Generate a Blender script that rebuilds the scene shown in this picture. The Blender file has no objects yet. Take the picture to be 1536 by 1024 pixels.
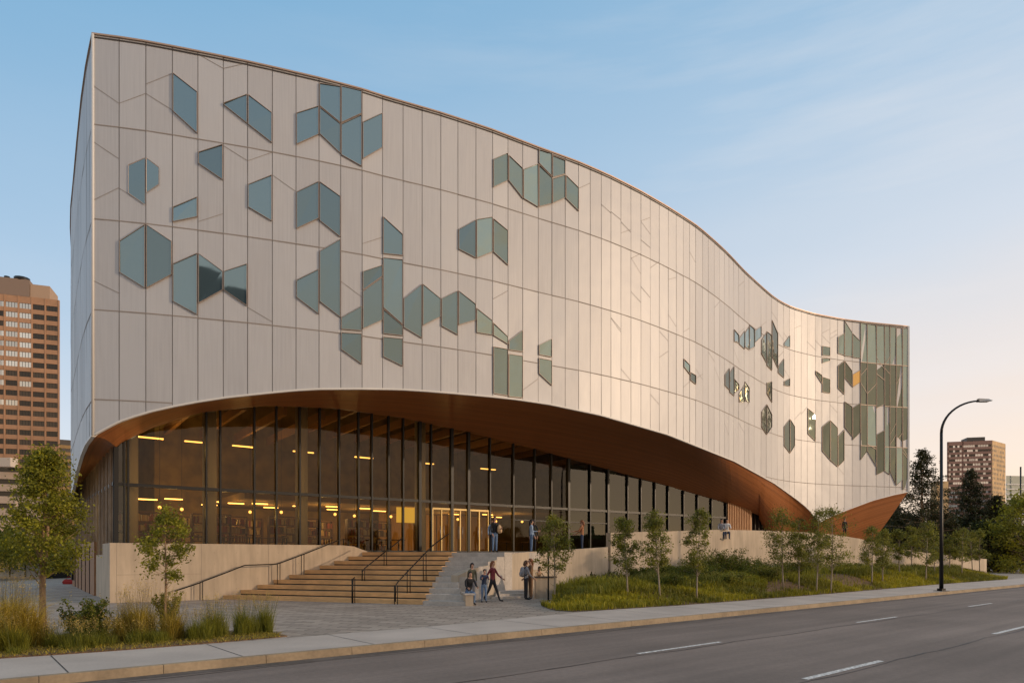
import bpy, bmesh, math, random
import numpy as np
from mathutils import Vector, Matrix
random.seed(7); np.random.seed(7)
F = 1009.0; HY = 835.0; CX = 768.0; EYE = 2.05
SC = bpy.context.scene; COL = SC.collection
R = math.radians

# ---------- geometry helpers ----------
def G(x, y, z=0.15):                       # ground point under photo pixel
    D = (EYE - z) * F / (y - HY); return Vector(((x - CX) / F * D, D, z))
def P(x, D, z=0.0): return Vector(((x - CX) / F * D, D, z))
def PZ(x, y, D): return Vector(((x - CX) / F * D, D, EYE + (HY - y) * D / F))

class MB:
    def __init__(s): s.v = []; s.f = []; s.m = []; s.uv = []; s.sm = []
    def face(s, pts, mi=0, uv=None, smooth=False):
        b = len(s.v); s.v += [tuple(p) for p in pts]; s.f.append(tuple(range(b, b + len(pts)))); s.m.append(mi)
        s.uv.append(uv if uv else [(0, 0)] * len(pts)); s.sm.append(smooth)
    def mesh(s, pts, faces, mi=0, smooth=False):
        b = len(s.v); s.v += [tuple(p) for p in pts]
        for f in faces:
            s.f.append(tuple(b + i for i in f)); s.m.append(mi); s.uv.append([(0, 0)] * len(f)); s.sm.append(smooth)
    def hexa(s, q, mi=0):                  # 8 points: bottom 4 ccw, top 4 ccw
        s.mesh(q, [(3, 2, 1, 0), (4, 5, 6, 7), (0, 1, 5, 4), (1, 2, 6, 5), (2, 3, 7, 6), (3, 0, 4, 7)], mi)
    def box(s, c, size, rz=0, mi=0):
        hx, hy, hz = size[0] / 2, size[1] / 2, size[2] / 2
        ca, sa = math.cos(rz), math.sin(rz); q = []
        for z in (-hz, hz):
            for x, y in ((-hx, -hy), (hx, -hy), (hx, hy), (-hx, hy)):
                q.append((c[0] + x * ca - y * sa, c[1] + x * sa + y * ca, c[2] + z))
        s.hexa(q, mi)
    def wallseg(s, a, b, t, z0a, z0b, z1a, z1b, mi=0, side=1):   # box from a to b, thickness t to the left(+)/right
        d = Vector((b[0] - a[0], b[1] - a[1])).normalized(); n = Vector((-d.y, d.x)) * t * side
        A = (a[0], a[1]); B = (b[0], b[1]); C = (b[0] + n.x, b[1] + n.y); Dd = (a[0] + n.x, a[1] + n.y)
        q = [(*A, z0a), (*B, z0b), (*C, z0b), (*Dd, z0a), (*A, z1a), (*B, z1b), (*C, z1b), (*Dd, z1a)]
        if side < 0:
            q = [q[3], q[2], q[1], q[0], q[7], q[6], q[5], q[4]]
        s.hexa(q, mi)
    def prism(s, poly, z0, z1, mi=0):
        n = len(poly); v = [(p[0], p[1], z0) for p in poly] + [(p[0], p[1], z1) for p in poly]
        s.mesh(v, [tuple(range(n - 1, -1, -1)), tuple(range(n, 2 * n))] + [(i, (i + 1) % n, n + (i + 1) % n, n + i) for i in range(n)], mi)
    def tube(s, pts, r, n=8, mi=0, smooth=True, cap=True):
        pts = [Vector(p) for p in pts]; rs = r if isinstance(r, (list, tuple)) else [r] * len(pts)
        b = len(s.v); prev = None
        for i, p in enumerate(pts):
            t = (pts[min(i + 1, len(pts) - 1)] - pts[max(i - 1, 0)]).normalized()
            u = prev - t * prev.dot(t) if prev is not None else t.orthogonal()
            if u.length < 1e-5: u = t.orthogonal()
            u.normalize(); prev = u; w = t.cross(u)
            for k in range(n):
                a = 2 * math.pi * k / n; q = p + (u * math.cos(a) + w * math.sin(a)) * rs[i]; s.v.append(tuple(q))
        for i in range(len(pts) - 1):
            for k in range(n):
                k2 = (k + 1) % n
                s.f.append((b + i * n + k, b + i * n + k2, b + (i + 1) * n + k2, b + (i + 1) * n + k)); s.m.append(mi); s.uv.append([(0, 0)] * 4); s.sm.append(smooth)
        if cap:
            for base, rev in ((b, True), (b + (len(pts) - 1) * n, False)):
                idx = list(range(base, base + n)); idx = idx[::-1] if rev else idx
                s.f.append(tuple(idx)); s.m.append(mi); s.uv.append([(0, 0)] * n); s.sm.append(False)
    def ball(s, c, r, mi=0, n=10, m=7, M=None):
        pts = []; fs = []
        for i in range(m + 1):
            th = math.pi * i / m
            for k in range(n):
                ph = 2 * math.pi * k / n
                v = Vector((math.sin(th) * math.cos(ph) * r[0], math.sin(th) * math.sin(ph) * r[1], math.cos(th) * r[2]))
                if M: v = M @ v
                pts.append(v + Vector(c))
        for i in range(m):
            for k in range(n):
                fs.append((i * n + k, (i + 1) * n + k, (i + 1) * n + (k + 1) % n, i * n + (k + 1) % n))
        s.mesh(pts, fs, mi, True)
    def build(s, name, mats, parent=None, origin=None, rnd=False):
        me = bpy.data.meshes.new(name); o_ = Vector(origin) if origin is not None else Vector((0, 0, 0))
        me.from_pydata([tuple(Vector(v) - o_) for v in s.v], [], s.f)
        mats = mats if isinstance(mats, (list, tuple)) else [mats]
        for m in mats: me.materials.append(m)
        me.polygons.foreach_set('material_index', s.m); me.polygons.foreach_set('use_smooth', s.sm)
        uvl = me.uv_layers.new(name='UVMap'); flat = [c for f in s.uv for p in f for c in p]
        uvl.data.foreach_set('uv', flat)
        if rnd:
            a = me.attributes.new('rnd', 'FLOAT', 'FACE'); a.data.foreach_set('value', [random.random() for _ in s.f])
        me.validate(); me.update()
        o = bpy.data.objects.new(name, me); COL.objects.link(o); o.location = o_
        if parent is not None:
            o.parent = parent; o.location = o_ - parent.location if parent.type == 'EMPTY' else o_ 
        return o

def tag(o, label=None, cat=None, group=None, kind=None):
    if label: o['label'] = label
    if cat: o['category'] = cat
    if group: o['group'] = group
    if kind: o['kind'] = kind
    return o
def empty(name, loc=(0, 0, 0), label=None, cat=None, group=None):
    o = bpy.data.objects.new(name, None); COL.objects.link(o); o.location = loc; o.empty_display_size = .3
    return tag(o, label, cat, group)
def copy_tree(o, parent=None):
    c = o.copy(); COL.objects.link(c)
    if parent is not None: c.parent = parent
    for ch in list(o.children): copy_tree(ch, c)
    return c

# ---------- materials ----------
MATS = {}
def mat(name, col, rough=.7, metal=0., spec=None, noise=None, bump=0., nscale=5., vscale=(1, 1, 1), coord='Object', emit=None, rnd=0., detail=6):
    m = bpy.data.materials.new(name); m.use_nodes = True; nt = m.node_tree; N = nt.nodes; L = nt.links
    b = N['Principled BSDF']; b.inputs['Base Color'].default_value = (*col, 1); b.inputs['Roughness'].default_value = rough
    b.inputs['Metallic'].default_value = metal
    if spec is not None: b.inputs['Specular IOR Level'].default_value = spec
    if emit: b.inputs['Emission Color'].default_value = (*emit[0], 1); b.inputs['Emission Strength'].default_value = emit[1]
    last = None
    if noise or bump:
        tc = N.new('ShaderNodeTexCoord'); mp = N.new('ShaderNodeMapping'); mp.inputs['Scale'].default_value = vscale
        L.new(tc.outputs[coord], mp.inputs[0]); nz = N.new('ShaderNodeTexNoise'); nz.inputs['Scale'].default_value = nscale
        nz.inputs['Detail'].default_value = detail; L.new(mp.outputs[0], nz.inputs['Vector'])
        if noise:
            cr = N.new('ShaderNodeValToRGB'); cr.color_ramp.elements[0].position = .3; cr.color_ramp.elements[1].position = .7
            cr.color_ramp.elements[0].color = (*[c * (1 - noise) for c in col], 1); cr.color_ramp.elements[1].color = (*[min(1, c * (1 + noise)) for c in col], 1)
            L.new(nz.outputs['Fac'], cr.inputs[0]); L.new(cr.outputs[0], b.inputs['Base Color']); last = cr.outputs[0]
        if bump:
            bp = N.new('ShaderNodeBump'); bp.inputs['Strength'].default_value = bump; bp.inputs['Distance'].default_value = .02
            L.new(nz.outputs['Fac'], bp.inputs['Height']); L.new(bp.outputs[0], b.inputs['Normal'])
    if rnd:
        at = N.new('ShaderNodeAttribute'); at.attribute_name = 'rnd'
        mr = N.new('ShaderNodeMapRange'); mr.inputs['To Min'].default_value = 1 - rnd; mr.inputs['To Max'].default_value = 1 + rnd
        L.new(at.outputs['Fac'], mr.inputs[0]); hs = N.new('ShaderNodeHueSaturation'); L.new(mr.outputs[0], hs.inputs['Value'])
        if last: L.new(last, hs.inputs['Color'])
        else: hs.inputs['Color'].default_value = (*col, 1)
        L.new(hs.outputs[0], b.inputs['Base Color'])
    MATS[name] = m; return m

def add_layer(m, scale, amount, vscale=(1, 1, 1), coord='Object', lo=.35, hi=.65):
    """second, larger noise multiplied on the base colour (stains, weathering)"""
    nt = m.node_tree; N = nt.nodes; L = nt.links; b = N['Principled BSDF']
    tc = N.new('ShaderNodeTexCoord'); mp = N.new('ShaderNodeMapping'); mp.inputs['Scale'].default_value = vscale; L.new(tc.outputs[coord], mp.inputs[0])
    nz = N.new('ShaderNodeTexNoise'); nz.inputs['Scale'].default_value = scale; nz.inputs['Detail'].default_value = 5; L.new(mp.outputs[0], nz.inputs['Vector'])
    mr = N.new('ShaderNodeMapRange'); mr.inputs['From Min'].default_value = lo; mr.inputs['From Max'].default_value = hi
    mr.inputs['To Min'].default_value = 1 - amount; mr.inputs['To Max'].default_value = 1 + amount * .4; L.new(nz.outputs['Fac'], mr.inputs[0])
    mx = N.new('ShaderNodeMix'); mx.data_type = 'RGBA'; mx.blend_type = 'MULTIPLY'; mx.inputs[0].default_value = 1
    src = b.inputs['Base Color']
    if src.is_linked: L.new(src.links[0].from_socket, mx.inputs[6])
    else: mx.inputs[6].default_value = src.default_value
    cb = N.new('ShaderNodeCombineColor')
    for i in range(3): L.new(mr.outputs[0], cb.inputs[i])
    L.new(cb.outputs[0], mx.inputs[7]); L.new(mx.outputs[2], b.inputs['Base Color'])
    return m

def leafmat(name, col, var=.35, trans=.35, glow=(1.25, 1.1, .5)):
    m = bpy.data.materials.new(name); m.use_nodes = True; nt = m.node_tree; N = nt.nodes; L = nt.links
    b = N['Principled BSDF']; b.inputs['Roughness'].default_value = .55; b.inputs['Specular IOR Level'].default_value = .25
    at = N.new('ShaderNodeAttribute'); at.attribute_name = 'rnd'
    cr = N.new('ShaderNodeValToRGB'); cr.color_ramp.elements[0].color = (*[c * (1 - var) for c in col], 1)
    cr.color_ramp.elements[1].color = (*[min(1, c * (1 + var) * g) for c, g in zip(col, glow)], 1)
    L.new(at.outputs['Fac'], cr.inputs[0]); L.new(cr.outputs[0], b.inputs['Base Color'])
    tr = N.new('ShaderNodeBsdfTranslucent'); L.new(cr.outputs[0], tr.inputs[0])
    mx = N.new('ShaderNodeMixShader'); mx.inputs[0].default_value = trans
    L.new(b.outputs[0], mx.inputs[1]); L.new(tr.outputs[0], mx.inputs[2]); L.new(mx.outputs[0], N['Material Output'].inputs[0])
    return m

def glassmat(name, tint, refl=.12, gl=(1, 1, 1), rough=.01):
    m = bpy.data.materials.new(name); m.use_nodes = True; nt = m.node_tree; N = nt.nodes; L = nt.links
    N.remove(N['Principled BSDF'])
    t = N.new('ShaderNodeBsdfTransparent'); t.inputs[0].default_value = (*tint, 1)
    g = N.new('ShaderNodeBsdfGlossy'); g.inputs['Roughness'].default_value = rough; g.inputs[0].default_value = (*gl, 1)
    lw = N.new('ShaderNodeFresnel'); lw.inputs['IOR'].default_value = 1.5
    mr = N.new('ShaderNodeMapRange'); mr.inputs['From Min'].default_value = 0; mr.inputs['From Max'].default_value = 1
    mr.inputs['To Min'].default_value = refl - .03; mr.inputs['To Max'].default_value = .9; L.new(lw.outputs[0], mr.inputs[0])
    mx = N.new('ShaderNodeMixShader'); L.new(mr.outputs[0], mx.inputs[0]); L.new(t.outputs[0], mx.inputs[1]); L.new(g.outputs[0], mx.inputs[2])
    L.new(mx.outputs[0], N['Material Output'].inputs[0]); return m

def plankmat(name, col, width, axis='UV', rough=.5, var=.25, groove=.35, grain=(1, 30, 1)):
    """wood boards: board index random tint + fine grain + dark joints, laid along UV x (v across)"""
    m = bpy.data.materials.new(name); m.use_nodes = True; nt = m.node_tree; N = nt.nodes; L = nt.links
    b = N['Principled BSDF']; b.inputs['Roughness'].default_value = rough; b.inputs['Specular IOR Level'].default_value = .3
    tc = N.new('ShaderNodeTexCoord'); sp = N.new('ShaderNodeSeparateXYZ'); L.new(tc.outputs[axis if axis == 'UV' else 'Object'], sp.inputs[0])
    src = {'UV': 'Y', 'X': 'X', 'Y': 'Y', 'Z': 'Z'}[axis]
    dv = N.new('ShaderNodeMath'); dv.operation = 'DIVIDE'; L.new(sp.outputs[src], dv.inputs[0]); dv.inputs[1].default_value = width
    fl = N.new('ShaderNodeMath'); fl.operation = 'FLOOR'; L.new(dv.outputs[0], fl.inputs[0])
    fr = N.new('ShaderNodeMath'); fr.operation = 'FRACT'; L.new(dv.outputs[0], fr.inputs[0])
    wn = N.new('ShaderNodeTexWhiteNoise'); wn.noise_dimensions = '1D'; L.new(fl.outputs[0], wn.inputs['W'])
    mp = N.new('ShaderNodeMapping'); mp.inputs['Scale'].default_value = grain; L.new(tc.outputs['UV' if axis == 'UV' else 'Object'], mp.inputs[0])
    nz = N.new('ShaderNodeTexNoise'); nz.inputs['Scale'].default_value = 1.5; nz.inputs['Detail'].default_value = 6; L.new(mp.outputs[0], nz.inputs['Vector'])
    ad = N.new('ShaderNodeMath'); ad.operation = 'ADD'; L.new(wn.outputs['Value'], ad.inputs[0]); L.new(nz.outputs['Fac'], ad.inputs[1])
    mr = N.new('ShaderNodeMapRange'); mr.inputs['From Max'].default_value = 1.7; mr.inputs['To Min'].default_value = 1 - var; mr.inputs['To Max'].default_value = 1 + var; L.new(ad.outputs[0], mr.inputs[0])
    gt = N.new('ShaderNodeMath'); gt.operation = 'GREATER_THAN'; L.new(fr.outputs[0], gt.inputs[0]); gt.inputs[1].default_value = .07
    g2 = N.new('ShaderNodeMapRange'); g2.inputs['To Min'].default_value = groove; g2.inputs['To Max'].default_value = 1; L.new(gt.outputs[0], g2.inputs[0])
    ml = N.new('ShaderNodeMath'); ml.operation = 'MULTIPLY'; L.new(mr.outputs[0], ml.inputs[0]); L.new(g2.outputs[0], ml.inputs[1])
    hs = N.new('ShaderNodeHueSaturation'); hs.inputs['Color'].default_value = (*col, 1); L.new(ml.outputs[0], hs.inputs['Value'])
    L.new(hs.outputs[0], b.inputs['Base Color']); MATS[name] = m; return m

M_asphalt = mat('asphalt', (.225, .178, .15), .85, noise=.16, bump=.35, nscale=60, detail=8)
add_layer(M_asphalt, .25, .16, (1, 1, 1)); add_layer(M_asphalt, 9, .10, (1, 1, 1))
def lanes(m, ang, sx, sy, amt, scale):
    add_layer(m, scale, amt, (sx, sy, 1)); mp = [n for n in m.node_tree.nodes if n.type == 'MAPPING'][-1]; mp.vector_type = 'TEXTURE'; mp.inputs['Rotation'].default_value = (0, 0, ang); mp.inputs['Scale'].default_value = (1 / sx, 1 / sy, 1)
lanes(M_asphalt, math.atan2(.642, .767), .03, .9, .22, 1.0); lanes(M_asphalt, math.atan2(.642, .767), .12, 2.2, .10, 1.0)
M_paint = mat('road_paint', (.72, .70, .66), .6, noise=.15, nscale=9); add_layer(M_paint, 14, .55)
M_kerb = add_layer(mat('kerb_concrete', (.34, .26, .17), .9, noise=.12, bump=.3, nscale=14), 1.2, .25)
M_walk = add_layer(mat('sidewalk_concrete', (.50, .43, .37), .9, noise=.06, bump=.15, nscale=20), .6, .14)
M_joint = mat('shade_strip_dark', (.06, .05, .045), .9)
M_conc = mat('board_concrete', (.52, .42, .31), .85, noise=.08, bump=.2, nscale=3, vscale=(1, 1, .25)); add_layer(M_conc, 6, .10, (1, 1, .12)); add_layer(M_conc, 1.2, .12, (1, 1, .5))
M_stone = add_layer(mat('step_stone', (.52, .46, .40), .85, noise=.1, bump=.2, nscale=12), 2, .15)
M_soil = add_layer(mat('soil', (.18, .105, .05), .95, noise=.4, bump=.8, nscale=25), 3, .3)
M_frame = mat('dark_frame', (.018, .018, .018), .4, .3)
M_black = mat('black_paint', (.012, .013, .016), .35, .4)
M_rail = mat('dark_bronze_rail', (.03, .025, .02), .4, .7)
M_coping = mat('copper_coping', (.50, .34, .24), .45, .5)
M_gap = mat('panel_gap', (.32, .27, .235), .8)
M_white = mat('white_edge_trim', (.72, .68, .63), .5)
M_steel = mat('galvanised_steel', (.32, .32, .32), .45, .7)
M_trunk = mat('bark', (.32, .205, .12), .9, noise=.3, bump=.8, nscale=30, vscale=(1, 1, .3))
M_trunk_pale = mat('pale_bark', (.33, .27, .20), .9, noise=.25, bump=.6, nscale=30, vscale=(1, 1, .3))
M_leaf = leafmat('leaf_green', (.24, .25, .04)); M_leaf2 = leafmat('leaf_sapling', (.20, .22, .06)); M_leafD = leafmat('leaf_dark', (.05, .06, .02), trans=.2)
M_leafbush = leafmat('leaf_bush', (.11, .14, .03)); M_needle = leafmat('needles', (.045, .048, .022), trans=.1)
M_grass = leafmat('grass_olive', (.24, .24, .035), var=.4); M_gold = leafmat('grass_gold', (.36, .30, .09), var=.55, trans=.4); M_seed = leafmat('seed_heads', (.50, .40, .20), var=.3)
M_grassg = leafmat('grass_green', (.20, .22, .05), var=.35)

# facade metal
def facade_metal():
    m = bpy.data.materials.new('facade_metal'); m.use_nodes = True; nt = m.node_tree; N = nt.nodes; L = nt.links
    b = N['Principled BSDF']; b.inputs['Metallic'].default_value = .16; b.inputs['Roughness'].default_value = .5
    tc = N.new('ShaderNodeTexCoord'); mp = N.new('ShaderNodeMapping'); mp.inputs['Scale'].default_value = (14, .35, 1); L.new(tc.outputs['UV'], mp.inputs[0])
    nz = N.new('ShaderNodeTexNoise'); nz.inputs['Scale'].default_value = 1.2; nz.inputs['Detail'].default_value = 5; L.new(mp.outputs[0], nz.inputs['Vector'])
    at = N.new('ShaderNodeAttribute'); at.attribute_name = 'rnd'
    ad = N.new('ShaderNodeMath'); ad.operation = 'MULTIPLY_ADD'; L.new(at.outputs['Fac'], ad.inputs[0]); ad.inputs[1].default_value = .45; L.new(nz.outputs['Fac'], ad.inputs[2])
    cr = N.new('ShaderNodeValToRGB'); cr.color_ramp.elements[0].position = .3; cr.color_ramp.elements[1].position = .9
    cr.color_ramp.elements[0].color = (.475, .462, .462, 1); cr.color_ramp.elements[1].color = (.56, .548, .545, 1)
    L.new(ad.outputs[0], cr.inputs[0]); L.new(cr.outputs[0], b.inputs['Base Color'])
    mr = N.new('ShaderNodeMapRange'); mr.inputs['To Min'].default_value = .42; mr.inputs['To Max'].default_value = .58; L.new(nz.outputs['Fac'], mr.inputs[0]); L.new(mr.outputs[0], b.inputs['Roughness'])
    n2 = N.new('ShaderNodeTexNoise'); n2.inputs['Scale'].default_value = .55; n2.inputs['Detail'].default_value = 2; L.new(tc.outputs['Object'], n2.inputs['Vector'])
    bp = N.new('ShaderNodeBump'); bp.inputs['Strength'].default_value = .25; bp.inputs['Distance'].default_value = .15; L.new(n2.outputs['Fac'], bp.inputs['Height']); L.new(bp.outputs[0], b.inputs['Normal'])
    return m
M_metal = facade_metal()
def window_glass(name, col, rough=.04, metal=.75, wav=.15):
    m = bpy.data.materials.new(name); m.use_nodes = True; nt = m.node_tree; N = nt.nodes; L = nt.links
    b = N['Principled BSDF']; b.inputs['Metallic'].default_value = metal; b.inputs['Roughness'].default_value = rough; b.inputs['Base Color'].default_value = (*col, 1)
    oi = N.new('ShaderNodeObjectInfo'); mr0 = N.new('ShaderNodeMapRange'); mr0.inputs['To Min'].default_value = .78; mr0.inputs['To Max'].default_value = 1.2; L.new(oi.outputs['Random'], mr0.inputs[0])
    hs0 = N.new('ShaderNodeHueSaturation'); hs0.inputs['Color'].default_value = (*col, 1); L.new(mr0.outputs[0], hs0.inputs['Value']); L.new(hs0.outputs[0], b.inputs['Base Color'])
    tc = N.new('ShaderNodeTexCoord'); n2 = N.new('ShaderNodeTexNoise'); n2.inputs['Scale'].default_value = .7; n2.inputs['Detail'].default_value = 1.5; L.new(tc.outputs['Object'], n2.inputs['Vector'])
    bp = N.new('ShaderNodeBump'); bp.inputs['Strength'].default_value = wav; bp.inputs['Distance'].default_value = .08; L.new(n2.outputs['Fac'], bp.inputs['Height']); L.new(bp.outputs[0], b.inputs['Normal'])
    return m
M_glassT = window_glass('teal_glass', (.165, .245, .28)); M_glassG = window_glass('green_glass', (.25, .33, .32), wav=1.0); M_glassK = window_glass('tree_reflection_glass', (.14, .165, .14), wav=1.0); M_glassA = window_glass('amber_glass', (.62, .40, .14), .12, .5)  # dark green: reflection of dark trees put into the glass colour
M_soffit = plankmat('soffit_wood', (.36, .135, .045), .14, 'UV', .45, .28, .45, (.6, 9, 1))
M_stairwood = mat('stair_wood', (.66, .39, .17), .6, noise=.22, bump=.2, nscale=2.5, vscale=(1.2, 1.2, 22))
add_layer(M_stairwood, .8, .2)
M_cladwood = mat('cladding_wood', (.34, .17, .08), .6, noise=.3, bump=.3, nscale=3, vscale=(9, 9, .4)); add_layer(M_cladwood, 5, .3, (3, 3, .05))
M_pane = glassmat('clear_glass', (.66, .56, .38), .02)
M_paneG = glassmat('reflected_green_tint_glass', (.34, .40, .30), .05)
# ---------- world, sun, camera ----------
W = bpy.data.worlds.new('World'); SC.world = W; W.use_nodes = True
nt = W.node_tree; N = nt.nodes; L = nt.links
SUN_AZ = math.atan2(.985, -.15); SUN_EL = R(13)       # azimuth measured from +Y towards +X
sky = N.new('ShaderNodeTexSky'); sky.sky_type = 'NISHITA'; sky.sun_disc = False
sky.sun_elevation = SUN_EL; sky.sun_rotation = SUN_AZ; sky.altitude = 1000; sky.air_density = 1.0; sky.dust_density = 1.5; sky.ozone_density = 1.5
bg = N['Background']
tc = N.new('ShaderNodeTexCoord'); sp = N.new('ShaderNodeSeparateXYZ'); L.new(tc.outputs['Generated'], sp.inputs[0])
# evening colour wash over the sky: blue above, cream near the horizon, warmer on the sun's side
ma = N.new('ShaderNodeMath'); ma.operation = 'MULTIPLY_ADD'; ma.inputs[1].default_value = -.21; L.new(sp.outputs['X'], ma.inputs[0]); L.new(sp.outputs['Z'], ma.inputs[2])
mp = N.new('ShaderNodeMapping'); mp.inputs['Scale'].default_value = (1.2, 1.2, 6); mp.inputs['Rotation'].default_value = (0, R(-18), 0); L.new(tc.outputs['Generated'], mp.inputs[0])
yb = N.new('ShaderNodeMapRange'); yb.inputs['From Min'].default_value = -.5; yb.inputs['From Max'].default_value = .45; yb.inputs['To Min'].default_value = -.30; yb.inputs['To Max'].default_value = 0; yb.interpolation_type = 'SMOOTHSTEP'
L.new(sp.outputs['Y'], yb.inputs[0]); ya = N.new('ShaderNodeMath'); ya.operation = 'ADD'; L.new(ma.outputs[0], ya.inputs[0]); L.new(yb.outputs[0], ya.inputs[1])
nz = N.new('ShaderNodeTexNoise'); nz.inputs['Scale'].default_value = 1.6; nz.inputs['Detail'].default_value = 5; L.new(mp.outputs[0], nz.inputs['Vector'])
nm = N.new('ShaderNodeMath'); nm.operation = 'MULTIPLY_ADD'; L.new(nz.outputs['Fac'], nm.inputs[0]); nm.inputs[1].default_value = -.10; L.new(ya.outputs[0], nm.inputs[2])
cr = N.new('ShaderNodeValToRGB'); e = cr.color_ramp.elements
def s2l(c): return tuple(((v / 255 + .055) / 1.055) ** 2.4 if v > 10 else v / 255 / 12.92 for v in c)
stops = [(0.0, (252, 212, 172)), (.12, (246, 222, 200)), (.27, (229, 219, 213)), (.42, (203, 211, 221)), (.60, (166, 192, 215)), (.82, (126, 171, 205)), (.90, (118, 166, 203)), (1.0, (176, 176, 176))]
e[0].position = 0; e[0].color = (*s2l(stops[0][1]), 1); e[1].position = 1; e[1].color = (*s2l(stops[-1][1]), 1)
for p_, c_ in stops[1:-1]:
    q = e.new(p_); q.color = (*s2l(c_), 1)
mrr = N.new('ShaderNodeMapRange'); mrr.inputs['From Min'].default_value = -.20; mrr.inputs['From Max'].default_value = .80; L.new(nm.outputs[0], mrr.inputs[0]); L.new(mrr.outputs[0], cr.inputs[0])
SKY_S = .10
sc_ = N.new('ShaderNodeVectorMath'); sc_.operation = 'SCALE'; sc_.inputs['Scale'].default_value = 1.0 / SKY_S * .88; L.new(cr.outputs[0], sc_.inputs[0])
cm = N.new('ShaderNodeMapping'); cm.inputs['Scale'].default_value = (.8, .8, 7); cm.inputs['Rotation'].default_value = (R(8), R(-24), 0); L.new(tc.outputs['Generated'], cm.inputs[0])
cn = N.new('ShaderNodeTexNoise'); cn.inputs['Scale'].default_value = 1.9; cn.inputs['Detail'].default_value = 7; cn.inputs['Roughness'].default_value = .6; L.new(cm.outputs[0], cn.inputs['Vector'])
cf = N.new('ShaderNodeMapRange'); cf.inputs['From Min'].default_value = .47; cf.inputs['From Max'].default_value = .8; cf.inputs['To Max'].default_value = .42; L.new(cn.outputs['Fac'], cf.inputs[0])
cx = N.new('ShaderNodeMapRange'); cx.inputs['From Min'].default_value = -.35; cx.inputs['From Max'].default_value = .35; L.new(sp.outputs['X'], cx.inputs[0])
cmul = N.new('ShaderNodeMath'); cmul.operation = 'MULTIPLY'; L.new(cf.outputs[0], cmul.inputs[0]); L.new(cx.outputs[0], cmul.inputs[1])
cl_ = N.new('ShaderNodeMix'); cl_.data_type = 'RGBA'; L.new(cmul.outputs[0], cl_.inputs[0]); L.new(sc_.outputs[0], cl_.inputs[6]); cl_.inputs[7].default_value = (*[c / SKY_S * .95 for c in s2l((224, 220, 218))], 1)
mx = N.new('ShaderNodeMix'); mx.data_type = 'RGBA'; mx.inputs[0].default_value = .88; L.new(sky.outputs[0], mx.inputs[6]); L.new(cl_.outputs[2], mx.inputs[7])
L.new(mx.outputs[2], bg.inputs['Color']); bg.inputs['Strength'].default_value = SKY_S
sl = bpy.data.lights.new('sun', 'SUN'); sl.energy = 1.35; sl.angle = R(1.0); sl.color = (1.0, .74, .50)
so = bpy.data.objects.new('sun', sl); COL.objects.link(so)
sd = Vector((.985 * math.cos(SUN_EL), -.15 * math.cos(SUN_EL), math.sin(SUN_EL))).normalized()
so.rotation_euler = sd.to_track_quat('Z', 'Y').to_euler(); so.location = (60, -30, 40)
cam = bpy.data.cameras.new('camera'); co = bpy.data.objects.new('camera', cam); COL.objects.link(co)
co.location = (0, 0, EYE); co.rotation_euler = (R(90), 0, 0); cam.sensor_width = 36; cam.lens = F / 1536 * 36
cam.shift_y = (HY - 512) / 1536; cam.clip_start = .1; cam.clip_end = 5000; SC.camera = co
SC.view_settings.view_transform = 'Standard'; SC.view_settings.look = 'None'; SC.view_settings.exposure = .46; SC.view_settings.gamma = 1
SC.cycles.max_bounces = 8; SC.cycles.transparent_max_bounces = 12; SC.cycles.glossy_bounces = 4; SC.cycles.diffuse_bounces = 3
SC.cycles.sample_clamp_indirect = 4

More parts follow.
